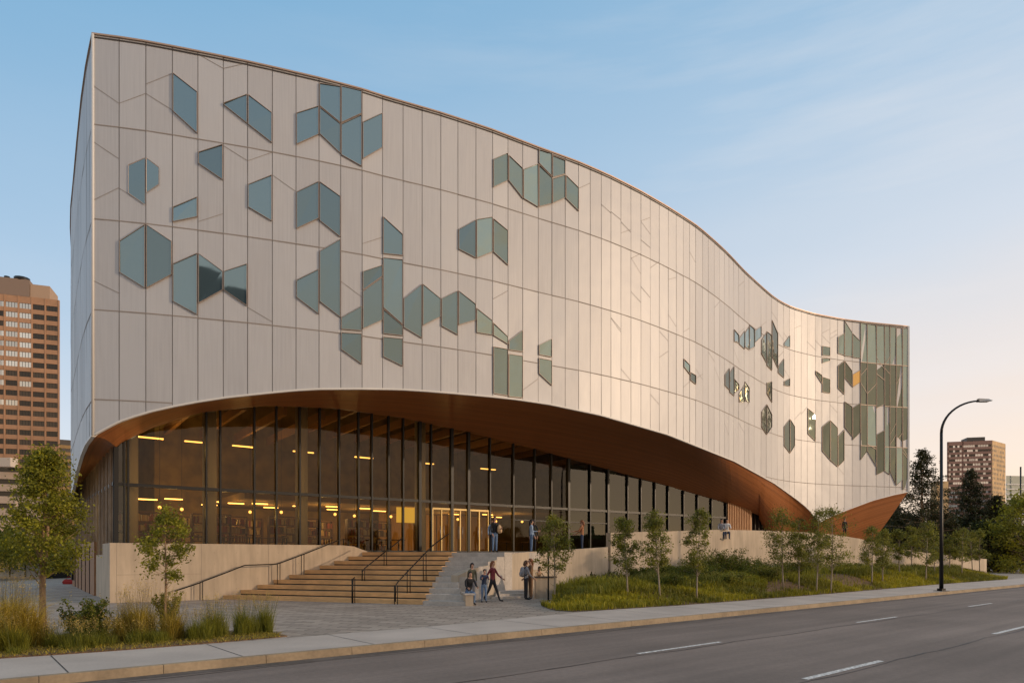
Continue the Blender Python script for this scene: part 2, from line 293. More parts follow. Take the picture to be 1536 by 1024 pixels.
# ---------- setting ----------
KD = Vector((.767, .642)).normalized(); KN = Vector((-KD.y, KD.x)); K0 = Vector((-4.43, 13.23))
def KP(t, n, z): p = K0 + KD * t + KN * n; return Vector((p.x, p.y, z))
m = MB(); m.face([(-3000, -3000, -.08), (3000, -3000, -.08), (3000, 3000, -.08), (-3000, 3000, -.08)])
M_far = add_layer(mat('far_ground', (.20, .18, .15), .95, noise=.2, nscale=.3), .05, .3)
tag(m.build('ground', M_far), kind='structure')
m = MB(); m.face([KP(-120, -36, 0), KP(500, -36, 0), KP(500, .02, 0), KP(-120, .02, 0)])
tag(m.build('road', M_asphalt), kind='structure')
def paving_mat():
    m = bpy.data.materials.new('plaza_paving'); m.use_nodes = True; nt = m.node_tree; N = nt.nodes; L = nt.links; b = N['Principled BSDF']; b.inputs['Roughness'].default_value = .8
    tc = N.new('ShaderNodeTexCoord'); mp = N.new('ShaderNodeMapping'); mp.inputs['Rotation'].default_value = (0, 0, R(14)); L.new(tc.outputs['Object'], mp.inputs[0])
    nzz = N.new('ShaderNodeTexNoise'); nzz.inputs['Scale'].default_value = 1.1; L.new(mp.outputs[0], nzz.inputs[0])
    br = N.new('ShaderNodeTexBrick'); br.inputs['Scale'].default_value = 1; br.inputs['Brick Width'].default_value = .9; br.inputs['Row Height'].default_value = .30; br.inputs['Mortar Size'].default_value = .022; br.inputs['Mortar Smooth'].default_value = .3
    br.inputs['Color1'].default_value = (.30, .25, .205, 1); br.inputs['Color2'].default_value = (.46, .385, .315, 1); br.inputs['Mortar'].default_value = (.13, .11, .095, 1)
    L.new(mp.outputs[0], br.inputs[0])
    nz = N.new('ShaderNodeTexNoise'); nz.inputs['Scale'].default_value = .5; nz.inputs['Detail'].default_value = 6; L.new(tc.outputs['Object'], nz.inputs[0])
    mr = N.new('ShaderNodeMapRange'); mr.inputs['To Min'].default_value = .78; mr.inputs['To Max'].default_value = 1.16; L.new(nz.outputs['Fac'], mr.inputs[0])
    vm = N.new('ShaderNodeVectorMath'); vm.operation = 'SCALE'; L.new(br.outputs[0], vm.inputs[0]); L.new(mr.outputs[0], vm.inputs['Scale']); L.new(vm.outputs[0], b.inputs['Base Color'])
    bp = N.new('ShaderNodeBump'); bp.inputs['Strength'].default_value = .5; bp.inputs['Distance'].default_value = .01; bp.invert = True; L.new(br.outputs['Fac'], bp.inputs['Height']); L.new(bp.outputs[0], b.inputs['Normal'])
    return m
M_pave = paving_mat()
m = MB(); m.face([KP(-160, .12, .15), KP(320, .12, .15), KP(320, 260, .15), KP(-160, 260, .15)])
tag(m.build('plaza', M_pave), kind='structure')
# kerb: one solid run with joints
m = MB()
tt = -40.0; jl = []
while tt < 330:
    ln = 1.8 if tt < 80 else 6
    a = [KP(tt + .005, 0, -.02), KP(tt + ln - .005, 0, -.02), KP(tt + ln - .005, .17, -.02), KP(tt + .005, .17, -.02)]
    b_ = [KP(tt + .005, 0.02, .158), KP(tt + ln - .005, 0.02, .158), KP(tt + ln - .005, .17, .158), KP(tt + .005, .17, .158)]
    m.hexa(a + b_); tt += ln
a = [KP(-40, .03, -.02), KP(330, .03, -.02), KP(330, .16, -.02), KP(-40, .16, -.02), KP(-40, .03, .145), KP(330, .03, .145), KP(330, .16, .145), KP(-40, .16, .145)]
m.hexa(a, 1)
tag(m.build('kerb', [M_kerb, M_joint]), kind='structure')
# gutter strip
m = MB(); m.face([KP(-60, -.32, .004), KP(330, -.32, .004), KP(330, .0, .004), KP(-60, .0, .004)])
tag(m.build('gutter', add_layer(mat('gutter_concrete', (.12, .10, .085), .9, noise=.2, nscale=8), 1, .3)), kind='structure')
# sidewalk between kerb and planting
back = [(-260, 1004), (0, 988), (175, 976), (430, 956.6), (660, 938), (900, 914.7), (1016, 907.6), (1208, 893), (1316, 884), (1409, 875.8), (1511, 868), (1700, 857)]
bp3 = [G(x, y) for x, y in back]
m = MB()
def kt(p): return (Vector((p.x, p.y)) - K0).dot(KD), (Vector((p.x, p.y)) - K0).dot(KN)
bt = [kt(p) for p in bp3]; bt.sort()
def backn(t):
    if t <= bt[0][0]: return bt[0][1]
    for (t0, n0), (t1, n1) in zip(bt, bt[1:]):
        if t <= t1: return n0 + (n1 - n0) * (t - t0) / (t1 - t0)
    return bt[-1][1]
tt = -40.
while tt < 150:
    m.face([KP(tt, .17, .154), KP(tt + 2.8, .17, .154), KP(tt + 2.8, backn(tt + 2.8), .154), KP(tt, backn(tt), .154)])
    if tt < 60: m.face([KP(tt, .18, .157), KP(tt + .022, .18, .157), KP(tt + .022, backn(tt) - .03, .157), KP(tt, backn(tt) - .03, .157)], 1)
    tt += 2.8
tag(m.build('sidewalk', [M_walk, M_joint]), kind='structure')
# lane lines
def worldline(a, b, w, z, n=6):
    a = Vector(a); b = Vector(b); d = (b - a).normalized(); s = Vector((-d.y, d.x)) * w / 2
    return [(a.x - s.x, a.y - s.y, z), (b.x - s.x, b.y - s.y, z), (b.x + s.x, b.y + s.y, z), (a.x + s.x, a.y + s.y, z)]
m = MB(); base = Vector((2.67, 14.27)); base2 = Vector((4.92, 11.3))
for i in range(-3, 20):
    p = base + KD * 10.6 * i; m.face(worldline(p, p + KD * 3.1, .12, .006))
    p = base2 + KD * 10.35 * i; m.face(worldline(p, p + KD * 3.1, .13, .006))
tag(m.build('lane_markings', M_paint), kind='structure')
m = MB()
for off in (-.22, 3.3, -3.9):
    pts = []
    for i in range(140):
        p = base + KD * (i * .7 - 12) + KN * (off + .05 * math.sin(i * .9) + random.uniform(-.03, .03)); pts.append(p)
    for a, b in zip(pts, pts[1:]): m.face(worldline(a, b, random.uniform(.02, .05), .0045))
M_tar = mat('tar_seam', (.022, .019, .018), .6)
tag(m.build('road_seam', M_tar), kind='structure')
m = MB()
c_ = G(1000, 1000, 0)
# planting soil on the near left
poly = [G(-200, 1000, .15), G(0, 987, .15), G(175, 975.5, .15), G(330, 963, .15), G(431, 954, .15), G(400, 948, .15), G(300, 946, .15), G(160, 950, .15), G(0, 957, .15), G(-200, 962, .15)]
m.prism([(p.x, p.y) for p in poly], .14, .175)
tag(m.build('planting_soil', M_soil), kind='structure')
# ---------- library ----------
K = 20332.0; ROOFZ = EYE + K / F
RP = [(130, 50.2), (138.5, 52), (180, 57.5), (219, 63.5), (259, 71), (297, 78.5), (371, 93.5), (400, 100), (478, 118), (543.6, 135), (573.7, 145), (660.5, 170), (737, 195), (807.5, 222), (867.6, 243.7), (912, 263), (960, 287), (1003, 312), (1045, 339), (1075, 365), (1095, 384), (1114, 405), (1134, 423.4), (1160.5, 446.8), (1184, 460), (1220.6, 471), (1267, 479.5), (1310, 484.5), (1362, 489.5), (1375, 491)]
rx = np.array([p[0] for p in RP], float); ry = np.array([p[1] for p in RP], float)
xs = np.arange(130, 1375, 1.0); ys = np.interp(xs, rx, ry)
ker = np.hanning(33); ker /= ker.sum(); pad = np.concatenate([2 * ys[0] - ys[16:0:-1], ys, 2 * ys[-1] - ys[-2:-18:-1]]); ys = np.convolve(pad, ker, 'valid')
def Dx(x): return K / (HY - float(np.interp(x, xs, ys)))
def plan(x): D = Dx(x); return Vector(((x - CX) / F * D, D))
BY = [(138, 654), (148, 648), (160, 641.5), (178.5, 632), (200, 624.5), (228.6, 616), (260, 609), (297, 602), (340, 595.5), (400, 589), (443, 585), (478, 583), (540, 582.6), (600, 583.6), (634, 585.7), (684, 589.7), (737, 594.5), (774, 598.5), (824, 606), (900, 622), (1000, 651), (1100, 691), (1160, 724), (1195, 749), (1212, 763), (1222, 776), (1229, 783), (1236, 778.5), (1250, 772), (1273, 763), (1308, 750), (1340, 741.5), (1362, 737)]
bxa = np.array([b[0] for b in BY], float); bya = np.array([b[1] for b in BY], float)
def botz(x): D = Dx(x); return EYE + (HY - float(np.interp(x, bxa, bya))) * D / F
J = [140, 179, 219, 258.7, 297, 335, 371.5, 408.5, 444, 478.5, 511, 543, 573.7, 604.4, 633, 661, 686.6, 713.6, 738.7, 761.7, 783.8, 807, 827.5, 847.5, 867.6, 885, 901.6, 916, 931, 946, 961, 975, 988.5, 1002, 1014, 1024.5, 1034, 1043, 1053.5, 1062, 1071, 1079, 1086, 1093, 1100, 1107.5, 1116, 1123, 1131, 1141, 1149, 1157, 1166, 1175, 1184, 1191.5, 1201.5, 1210.6, 1222.7, 1232.5, 1244.6, 1256, 1266, 1278, 1290, 1300, 1314, 1326, 1334, 1343.5, 1353, 1361.5]
FL = [EYE + d * 26 / F for d in (647, 506, 370, 236)]
lib = empty('library_building', (0, 0, 0), 'curved pale metal-clad library with teal window panels, copper wood soffit and tall ground-floor glazing', 'library')
# plan polyline of the whole upper volume: side wall (back to corner), front, right end
SIDE = [(-30.5, 58), (-30.6, 52), (-29.6, 46.5), (-28.9, 44.2), (-27, 41.2), (-25.4, 38.8), (-23.7, 36.4), (-21.1, 32.7), (-18.9, 29.6), (-17.5, 27.7)]
SIDEB = [6.3, 6.0, 5.9, 5.8, 5.65, 5.55, 5.7, 6.25, 6.55, 6.70]
cols = []   # (Pa, Pb, za, zb, ua)
u = 0
pts = [Vector(p) for p in SIDE] + [plan(140)]; bz = SIDEB + [botz(140)]
# resample the side at about 1 m
def resample(pts, vals, step):
    out = [(pts[0], vals[0])]
    for i in range(len(pts) - 1):
        n = max(1, round((pts[i + 1] - pts[i]).length / step))
        for k in range(1, n + 1): out.append((pts[i].lerp(pts[i + 1], k / n), vals[i] + (vals[i + 1] - vals[i]) * k / n))
    return out
sidecols = resample(pts, bz, 1.3)
seq = [(p, z) for p, z in sidecols[:-1]] + [(plan(x), botz(x)) for x in J]
NS = len(sidecols) - 1
ends = [(Vector((36.3, 66)), 7.4), (Vector((34, 80)), 7.0)]
clad = MB(); gap = MB()
U = [0]
for (a, _), (b, _) in zip(seq, seq[1:]): U.append(U[-1] + (b - a).length)
def nrm(a, b): d = (b - a).normalized(); return Vector((d.y, -d.x))
def col3(i, f, z, off):   # point on column i at fraction f, height z, pushed outward
    a, b = seq[i][0], seq[i + 1][0]; n = nrm(a, b); p = a.lerp(b, f) + n * off
    return Vector((p.x, p.y, z))
zcuts = FL
for i in range(len(seq) - 1):
    a, za = seq[i]; b, zb = seq[i + 1]; w = (b - a).length; g = .014 / w
    # metal in storey-high pieces
    lv = [ROOFZ] + [z for z in FL if z > max(za, zb) + .1]
    for k, zt in enumerate(lv):
        last = k == len(lv) - 1
        zl, zr = (za, zb) if last else (lv[k + 1] + .014,) * 2
        j = [random.uniform(-.006, .006) for _ in range(4)]
        ztt = zt - (.014 if k else 0)
        q = [col3(i, g, zl, .02 + j[0]), col3(i, 1 - g, zr, .02 + j[1]), col3(i, 1 - g, ztt, .02 + j[2]), col3(i, g, ztt, .02 + j[3])]
        clad.face(q, 0, [(U[i], zl), (U[i + 1], zr), (U[i + 1], ztt), (U[i], ztt)])
    gap.face([col3(i, 0, za, 0), col3(i, 1, zb, 0), col3(i, 1, ROOFZ, 0), col3(i, 0, ROOFZ, 0)])
# right end and back
e0 = seq[-1][0]; E = [(e0, seq[-1][1])] + ends + [(Vector((0, 88)), 6), (Vector((-29, 74)), 6), seq[0]]
for (a, za), (b, zb) in zip(E, E[1:]):
    n = nrm(a, b) * .02
    clad.face([(a.x + n.x, a.y + n.y, za), (b.x + n.x, b.y + n.y, zb), (b.x + n.x, b.y + n.y, ROOFZ), (a.x + n.x, a.y + n.y, ROOFZ)], 0, [(0, 0), (9, 0), (9, 9), (0, 9)])
gap.build('cladding_backing', M_gap, lib)
m = MB(); ring = [p for p, _ in seq] + [p for p, _ in E[1:-1]]
m.face([(p.x, p.y, ROOFZ - .05) for p in ring]); m.build('roof', mat('roof_membrane', (.25, .24, .23), .9), lib)
# copings and edge trims
m = MB(); m2 = MB()
allp = ring + [ring[0]]
def offs(i, pl):
    a = pl[max(i - 1, 0)]; b = pl[min(i + 1, len(pl) - 1)]; return nrm(a, b)
for i in range(len(allp) - 1):
    n0, n1 = offs(i, allp), offs(i + 1, allp); a, b = allp[i], allp[i + 1]
    A, B, C, Dd = a + n0 * .075, b + n1 * .075, b - n1 * .3, a - n0 * .3
    m.mesh([(*A, ROOFZ - .02), (*B, ROOFZ - .02), (*C, ROOFZ - .02), (*Dd, ROOFZ - .02), (*A, ROOFZ + .04), (*B, ROOFZ + .04), (*C, ROOFZ + .04), (*Dd, ROOFZ + .04)], [(0, 1, 5, 4), (4, 5, 6, 7), (2, 3, 7, 6), (0, 3, 2, 1)])
    m2.mesh([(*(a + n0 * .04), ROOFZ - .14), (*(b + n1 * .04), ROOFZ - .14), (*(b + n1 * .04), ROOFZ - .09), (*(a + n0 * .04), ROOFZ - .09)], [(0, 1, 2, 3)])
m.build('roof_coping', M_coping, lib)
m2.build('coping_shade_strip', M_joint, lib)  # flat dark strip painted as the shadow line below the coping
# bottom edge trim: pale lip
fine = [(p, z) for p, z in sidecols[:-1]] + [(plan(x), botz(x)) for x in list(np.arange(140, 1361, 6.0)) + [1229, 1361.5]]
fine = fine[:NS] + sorted(fine[NS:], key=lambda t: t[0].x)
m = MB(); fp = [p for p, _ in fine]
for i in range(len(fine) - 1):
    (a, za), (b, zb) = fine[i], fine[i + 1]; n0, n1 = offs(i, fp), offs(i + 1, fp); o = .075
    A = a + n0 * o; B = b + n1 * o; C = b - n1 * .06; Dd = a - n0 * .06
    m.mesh([(*A, za - .05), (*B, zb - .05), (*C, zb - .05), (*Dd, za - .05), (*A, za + .025), (*B, zb + .025), (*C, zb + .025), (*Dd, za + .025)], [(0, 1, 5, 4), (4, 5, 6, 7), (2, 3, 7, 6), (0, 3, 2, 1)])
m.build('soffit_edge_trim', M_white, lib)
# corner trims
m = MB(); c0 = seq[NS][0]; m.tube([(c0.x, c0.y - .03, botz(140)), (c0.x, c0.y - .03, ROOFZ)], .055, 6); m.build('corner_trim', M_white, lib)
m = MB(); m.box((e0.x + .03, e0.y - .02, (ROOFZ + seq[-1][1]) / 2), (.16, .16, ROOFZ - seq[-1][1])); m.build('corner_trim', M_white, lib)
# diagonal joint lines (thin shadow gaps on the cladding)
def ztx(x, y): return EYE + (HY - y) * Dx(x) / F
def strip(i, z0, z1, off=.032, w=.022, mb=None):
    mb = clad
    mb.face([col3(i, 0, z0 - w / 2, off), col3(i, 1, z1 - w / 2, off), col3(i, 1, z1 + w / 2, off), col3(i, 0, z0 + w / 2, off)], 1)
lines = [(0, 129, 156), (0, 213, 239), (0, 301, 282), (0, 421, 440), (1, 156, 141), (1, 283, 307), (2, 127, 111), (2, 141, 166), (4, 82, 103.5), (5, 103.5, 95.5), (4, 333, 321), (5, 219, 242), (6, 242, 229), (7, 263, 288), (6, 461, 483), (10, 422, 446), (11, 366, 356), (24, 283, 275), (18, 449, 436), (20, 585, 568), (8, 437, 428), (26, 307, 320), (27, 318, 330), (28, 333, 349), (30, 360, 372), (31, 402, 392), (29, 388, 380), (30, 430, 447)]
for c, yl, yr in lines: strip(NS + c, ztx(J[c], yl), ztx(J[c + 1], yr))
rr = random.Random(5)
for c in range(25, len(J) - 10):
    for _ in range(3):
        if rr.random() < .55:
            z = rr.uniform(9.2, 21); s = rr.choice((-1, 1)) * rr.uniform(.45, .9); z2 = z + s * .8
            if all((z - f) * (z2 - f) > 0 and abs(z - f) > .1 for f in FL): strip(NS + c, z, z2, w=.018)
fl = None
for i in range(len(seq) - 1):
    for z in FL:
        if z > max(seq[i][1], seq[i + 1][1]) + .1: strip(i, z, z, .034, .038, fl)
clad.build('metal_cladding', [M_metal, M_gap], lib, rnd=True)
# windows -----------------------------------------------------------
WIN = [(3, 110, 140, 167, 202), (5, 156, 142.5, 158, 187), (6, 142.5, 171, 187, 216), (8, 171, 160, 218, 202.5), (9, 126, 131, 159.5, 186), (9, 161, 187.5, 201, 232), (10, 130, 137.5, 185.5, 171), (10, 187.5, 172.5, 233, 251), (11, 184.5, 170.5, 239.7, 222),
 (4, 229.5, 217.4, 245.5, 271.5), (6, 278, 263, 311, 333), (8, 289.4, 272.7, 344, 328), (9, 272.7, 296, 331, 357), (3, 312, 296, 334, 326), (1, 363, 337, 408.5, 433.5), (2, 337, 363.5, 433.5, 412),
 (3, 397, 380, 452, 473), (4, 380, 408, 456, 435), (5, 408, 396, 435, 460), (8, 421, 404, 446, 472), (9, 378, 359, 452, 477), (10, 477, 459, 494, 496.5), (10, 499, 501, 524, 547),
 (11, 408, 398, 436, 414), (11, 438, 416, 494, 480), (12, 325, 353, 381, 384), (12, 387, 390, 461, 488), (12, 463.5, 490, 500.5, 504), (12, 505.5, 508.5, 535, 550), (13, 449, 426, 491, 508), (14, 426, 449, 489, 475), (15, 448.5, 436, 489, 503), (16, 436, 457, 488, 480),
 (17, 462, 482, 499, 503), (18, 484, 506, 503, 517), (18, 520, 524, 590, 594), (19, 512, 495, 525, 528), (19, 531, 534, 595, 597), (21, 518, 508, 532, 536), (21, 537, 541, 560, 579),
 (16, 345, 330, 374, 388), (17, 330, 326, 388, 378), (18, 328, 347, 378, 399), (18, 240, 230, 282, 271), (19, 233, 254, 271, 299), (20, 255, 246.5, 298, 312), (21, 225, 231, 245, 266), (21, 247, 268, 311, 306), (22, 234, 241.5, 267, 261.5), (22, 269, 263, 306, 297), (23, 263, 283, 298, 318)]
def jx(x): return min(range(len(J)), key=lambda k: abs(J[k] - x))
for x, a, b, c, d in [(1024.5, 538, 548, 550, 562), (1034, 558, 563, 570, 577), (1100, 494, 503, 512, 515), (1107.5, 508, 496, 516, 524), (1116, 500, 489, 520, 525), (1123, 487, 494, 524, 520), (1131, 496, 489, 514, 505), (1141, 510, 498, 530, 545), (1149, 497, 503, 548, 556), (1157, 480, 501, 534, 553), (1166, 550, 538, 559, 567), (1175, 515, 503, 519, 521), (1175, 572, 567, 578, 579.5), (1149, 574, 572, 590, 604), (1222.7, 556, 563, 561, 576), (1232.5, 519, 521, 533, 534), (1232.5, 537, 538, 545, 541), (1232.5, 565, 569, 588, 590), (1256, 506, 500, 530, 533), (1256, 549, 541, 582, 592), (1266, 481, 500, 534, 535), (1266, 541, 557, 566, 580), (1278, 500, 512, 536, 537.5), (1278, 562, 555, 581, 573), (1086, 562, 552, 578, 585), (1093, 560, 549, 588, 594), (1107.5, 590, 576, 603, 603), (1116, 572, 582, 600, 604), (1100, 568, 577, 590, 584)]: WIN.append((jx(x), a, b, c, d))
# the stretch hidden by the banner: a sparse continuation of the same pattern
for x, a, b, c, d in [(1141, 618, 606, 640, 652), (1149, 606, 622, 652, 640), (1175, 640, 628, 668, 680), (1184, 628, 640, 680, 668), (1210.6, 612, 622, 650, 662), (1232.5, 640, 630, 676, 690), (1244.6, 630, 642, 690, 700), (1256, 655, 644, 700, 690), (1266, 602, 610, 640, 655), (1278, 612, 604, 660, 648)]: WIN.append((jx(x), a, b, c, d))
GR = [(1290, 485, 486, 690, 676), (1300, 486, 488, 676, 700), (1314, 488, 489, 612, 606), (1314, 652, 645, 712, 706), (1326, 489, 490, 706, 712), (1334, 490, 491, 706, 728), (1343.5, 491, 492, 728, 719), (1353, 492, 493, 734, 733)]
for x, a, b, c, d in GR: WIN.append((jx(x), a, b, c, d))
WIN = [w for w in WIN]
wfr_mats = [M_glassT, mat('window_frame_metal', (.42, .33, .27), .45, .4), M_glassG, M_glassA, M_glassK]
for c, tl, tr, bl, br in WIN:
    i = NS + c; xa, xb = J[c], J[c + 1]
    zs = [ztx(xa, bl), ztx(xb, br), ztx(xb, tr), ztx(xa, tl)]
    w = (seq[i + 1][0] - seq[i][0]).length; g = .02 / w
    mi = 0 if xa < 700 else 2
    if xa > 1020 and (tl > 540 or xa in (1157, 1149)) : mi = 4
    if xa == 1278 and tl > 540 and tl < 600: mi = 3
    m = MB()
    j = [random.uniform(-.012, .012) for _ in range(4)]
    def cr4(o, ins, jj=(0, 0, 0, 0)):
        f = g + ins / w
        sl_t = (zs[2] - zs[3]); sl_b = (zs[1] - zs[0])
        zz = [zs[0] + sl_b * f + ins, zs[1] - sl_b * f + ins, zs[2] - sl_t * f - ins, zs[3] + sl_t * f - ins]
        if zz[3] < zz[0]: zz[3] = zz[0] = (zz[3] + zz[0]) / 2
        if zz[2] < zz[1]: zz[2] = zz[1] = (zz[2] + zz[1]) / 2
        return [col3(i, f, zz[0], o + jj[0]), col3(i, 1 - f, zz[1], o + jj[1]), col3(i, 1 - f, zz[2], o + jj[2]), col3(i, f, zz[3], o + jj[3])]
    outer, inner = cr4(.085, 0), cr4(.085, .016); gl = cr4(.046, .016, j); bk = cr4(.02, -.002)
    tall = max(zs) - min(zs) > 6
    m.mesh(outer + inner + bk + gl, [(4, 5, 13, 12), (5, 6, 14, 13), (6, 7, 15, 14), (7, 4, 12, 15), (0, 1, 5, 4), (1, 2, 6, 5), (2, 3, 7, 6), (3, 0, 4, 7), (8, 9, 1, 0), (9, 10, 2, 1), (10, 11, 3, 2), (11, 8, 0, 3)], 1)
    if tall:
        cuts = [max(zs[2], zs[3])] + [z for z in FL if min(zs) + .6 < z < max(zs)] + [None]
        zt = [gl[3].z, gl[2].z]
        for cz in [z for z in FL if max(zs[0], zs[1]) + .3 < z < min(zs[2], zs[3]) - .3] + [None]:
            jj = [random.uniform(-.03, .03) for _ in range(4)]
            zb_ = [gl[0].z, gl[1].z] if cz is None else [cz, cz]
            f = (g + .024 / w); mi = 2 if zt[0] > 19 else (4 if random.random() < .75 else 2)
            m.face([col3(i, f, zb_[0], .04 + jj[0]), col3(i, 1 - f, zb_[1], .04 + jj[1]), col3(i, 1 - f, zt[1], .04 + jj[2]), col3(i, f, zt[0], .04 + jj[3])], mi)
            if cz is not None:
                q = [col3(i, 0, cz - .03, .03), col3(i, 1, cz - .03, .03), col3(i, 1, cz - .03, .075), col3(i, 0, cz - .03, .075), col3(i, 0, cz + .03, .03), col3(i, 1, cz + .03, .03), col3(i, 1, cz + .03, .075), col3(i, 0, cz + .03, .075)]
                m.mesh(q, [(3, 2, 6, 7), (4, 5, 6, 7), (0, 3, 2, 1)], 1)
            zt = zb_
        for _ in range(2):   # slanting glazing bars in the glazed end
            zz = random.uniform(max(zs[0], zs[1]) + .5, min(zs[2], zs[3]) - 1.5); s = random.choice((-1, 1)) * random.uniform(.4, 1.1)
            m.face([col3(i, 0, zz, .078), col3(i, 1, zz + s, .078), col3(i, 1, zz + s + .05, .078), col3(i, 0, zz + .05, .078)], 1)
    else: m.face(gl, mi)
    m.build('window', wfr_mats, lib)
# the small hexagon window that does not follow the joints
for pp in ([(193.5, 249.5), (217.6, 238.8), (217.6, 307), (193.5, 290)], [(220.2, 238.8), (238, 252.5), (238, 276.5), (220.2, 289)]):
    m = MB(); q = []
    for x, y in pp:
        c = 1 if x < 219 else 2; f = (x - J[c]) / (J[c + 1] - J[c]); q.append((NS + c, f, ztx(x, y)))
    glq = [col3(a, f, z, .046) for a, f, z in q]; cen = sum(glq, Vector()) / 4
    m.face(glq[::-1], 0); out = [p + (p - cen).normalized() * .035 - Vector((0, -.012, 0)) * 1 for p in glq]
    out = [o_ + Vector((.003, -.02, 0)) for o_ in out]
    for k in range(4): m.face([glq[k], glq[(k + 1) % 4], out[(k + 1) % 4], out[k]], 1)
    m.build('window', wfr_mats, lib)

# ---------- podium ----------
GA = Vector((-16.6, 28.2)); GD = Vector((.81, .59)).normalized(); GN = Vector((GD.y, -GD.x))      # glazing line, outward normal
SB = Vector((-29.4, 45.5)); SDv = (GA - SB).normalized(); SLEN = (GA - SB).length; SN = Vector((SDv.y, -SDv.x))
def gl_t(x):     # distance along glazing line seen at photo column x
    k = (x - CX) / F; return (k * GA.y - GA.x) / (GD.x - k * GD.y)
def gp(t, off=0, z=0): p = GA + GD * t + GN * off; return Vector((p.x, p.y, z))
def sp_(t, off=0, z=0): p = GA - SDv * t + SN * off; return Vector((p.x, p.y, z))
tops = [(174, 6.66), (188, 6.95), (228, 7.6), (300, 8.5), (400, 9.2), (500, 9.5), (600, 9.5), (700, 9.2), (800, 8.7), (900, 8.0), (1000, 7.2), (1088, 6.3), (1130, 5.6), (1150, 5.2)]
def gtop(x): return float(np.interp(x, [a for a, _ in tops], [b for _, b in tops]))
# soffit: loft from the cladding's bottom edge in to the head of the glazing and the hull base
outer = [(p, z) for p, z in fine] + [(Vector((36.3, 66)), 7.4), (Vector((34, 80)), 7.0)]
def inner_pt(k):
    p, z = fine[k] if k < len(fine) else outer[k]
    if k < NS:   # side
        f = 0; L_ = sum((fine[q + 1][0] - fine[q][0]).length for q in range(k, NS)); T_ = min(L_ * .93, SLEN)
        q = sp_(T_, 0); return Vector((q.x, q.y, 6.72))
    if k >= len(fine): return [Vector((32, 66, .5)), Vector((30, 80, .5))][k - len(fine)]
    x = CX + p.x / p.y * F
    if x <= 1142:
        xx = max(174, x + 6); t = gl_t(xx); q = gp(t); return Vector((q.x, q.y, gtop(xx)))
    keys = [(1142, Vector((20.2, 55, 5.2))), (1152, Vector((21.2, 56.2, 4.0))), (1163, Vector((22.3, 57, 2.6))), (1184, Vector((24.3, 59, 1.0))), (1229, Vector((26, 60, .7))), (1267, Vector((28, 60.5, .6))), (1362, Vector((30.3, 61, .5)))]
    for (x0, a), (x1, b) in zip(keys, keys[1:]):
        if x <= x1: return a.lerp(b, (x - x0) / (x1 - x0))
    return keys[-1][1]
m = MB(); NR = 10; rows = []; ua = 0; UA = []
for k in range(len(outer)):
    p, z = outer[k]; o = Vector((p.x, p.y, z - .045)); q = inner_pt(k); r = []
    if k: ua += (Vector((p.x, p.y)) - Vector((outer[k - 1][0].x, outer[k - 1][0].y))).length
    UA.append(ua); xk = CX + p.x / p.y * F
    for s in range(NR + 1):
        f = s / NR; pt = o.lerp(q, f)
        drop = (o - q).length * (.05 if xk < 1142 else .07); wk = min(1, max(0, (xk - 1000) / 160)); wk = wk * wk * (3 - 2 * wk); pt.z += math.sin(f * math.pi) * drop * (1 - 1.4 * wk)
        r.append(pt)
    rows.append(r)
for k in range(len(rows) - 1):
    for s in range(NR):
        a, b, c, d = rows[k][s], rows[k + 1][s], rows[k + 1][s + 1], rows[k][s + 1]
        L0 = (rows[k][0] - rows[k][-1]).length; 
        m.face([a, d, c, b], 0, [(UA[k], s * L0 / NR), (UA[k], (s + 1) * L0 / NR), (UA[k + 1], (s + 1) * L0 / NR), (UA[k + 1], s * L0 / NR)], True)
m.build('wood_soffit', M_soffit, lib)
# low concrete podium wall, front and side
WT = 2.64; T0 = -.0; TE = gl_t(548)
m = MB(); a = gp(0, .02); 
segs = [(0, gl_t(512), WT, WT), (gl_t(512), gl_t(528), WT, WT - .05), (gl_t(528), gl_t(540), WT - .05, WT - .2), (gl_t(540), TE, WT - .2, 2.34)]
for t0, t1, z0, z1 in segs:
    m.wallseg(gp(t0, .25), gp(t1, .25), .5, .1, .1, z0, z1)
m.face([gp(0.0, .254, 1.30), gp(gl_t(300), .254, 1.30), gp(gl_t(300), .254, 1.315), gp(0, .254, 1.315)], 1)
for xx in (300, 400, 480): 
    t = gl_t(xx); m.face([gp(t, .254, .15), gp(t + .02, .254, .15), gp(t + .02, .254, WT - .02), gp(t, .254, WT - .02)], 1)
for q in range(1, 12):
    for zz in (.62, 1.05, 1.75, 2.25):
        if gl_t(512) > q * .95: p = gp(q * .95, .2515, zz); m.mesh([Vector(p) + Vector((GD.x * a, GD.y * a, b)) * .018 for a, b in ((-1, -.5), (0, -1), (1, -.5), (1, .5), (0, 1), (-1, .5))], [(0, 1, 2, 3, 4, 5)], 1)
m.build('podium_wall', [M_conc, mat('formwork_joint', (.33, .27, .21), .9)], lib)
m = MB()
m.wallseg(sp_(2.6, .25), sp_(-.24, .25), .5, .1, .1, WT, WT)
m.wallseg(sp_(6.2, .2), sp_(2.6, .2), .5, .1, .1, 2.15, 2.15)
m.build('podium_side_wall', M_conc, lib)
m = MB(); m.wallseg(sp_(SLEN, .28), sp_(6.2, .28), .5, .1, .1, 2.8, 2.8); 
for t in (8.5, 11, 13.6, 16.2, 18.6): m.box(sp_(t, .30, 1.4), (.03, .03, 2.5), 0, 1)
m.build('wood_side_cladding', [M_cladwood, M_joint], lib)
m = MB(); m.box(sp_(SLEN - 1.6, .38, 1.5), (.5, .12, 1.9), math.atan2(SDv.y, SDv.x)); m.box(sp_(SLEN - 1.6, .42, 2.3), (.3, .1, .2), math.atan2(SDv.y, SDv.x)); m.build('service_hatch', M_black, lib)
# terrace floor, interior floor
TZ = 2.28
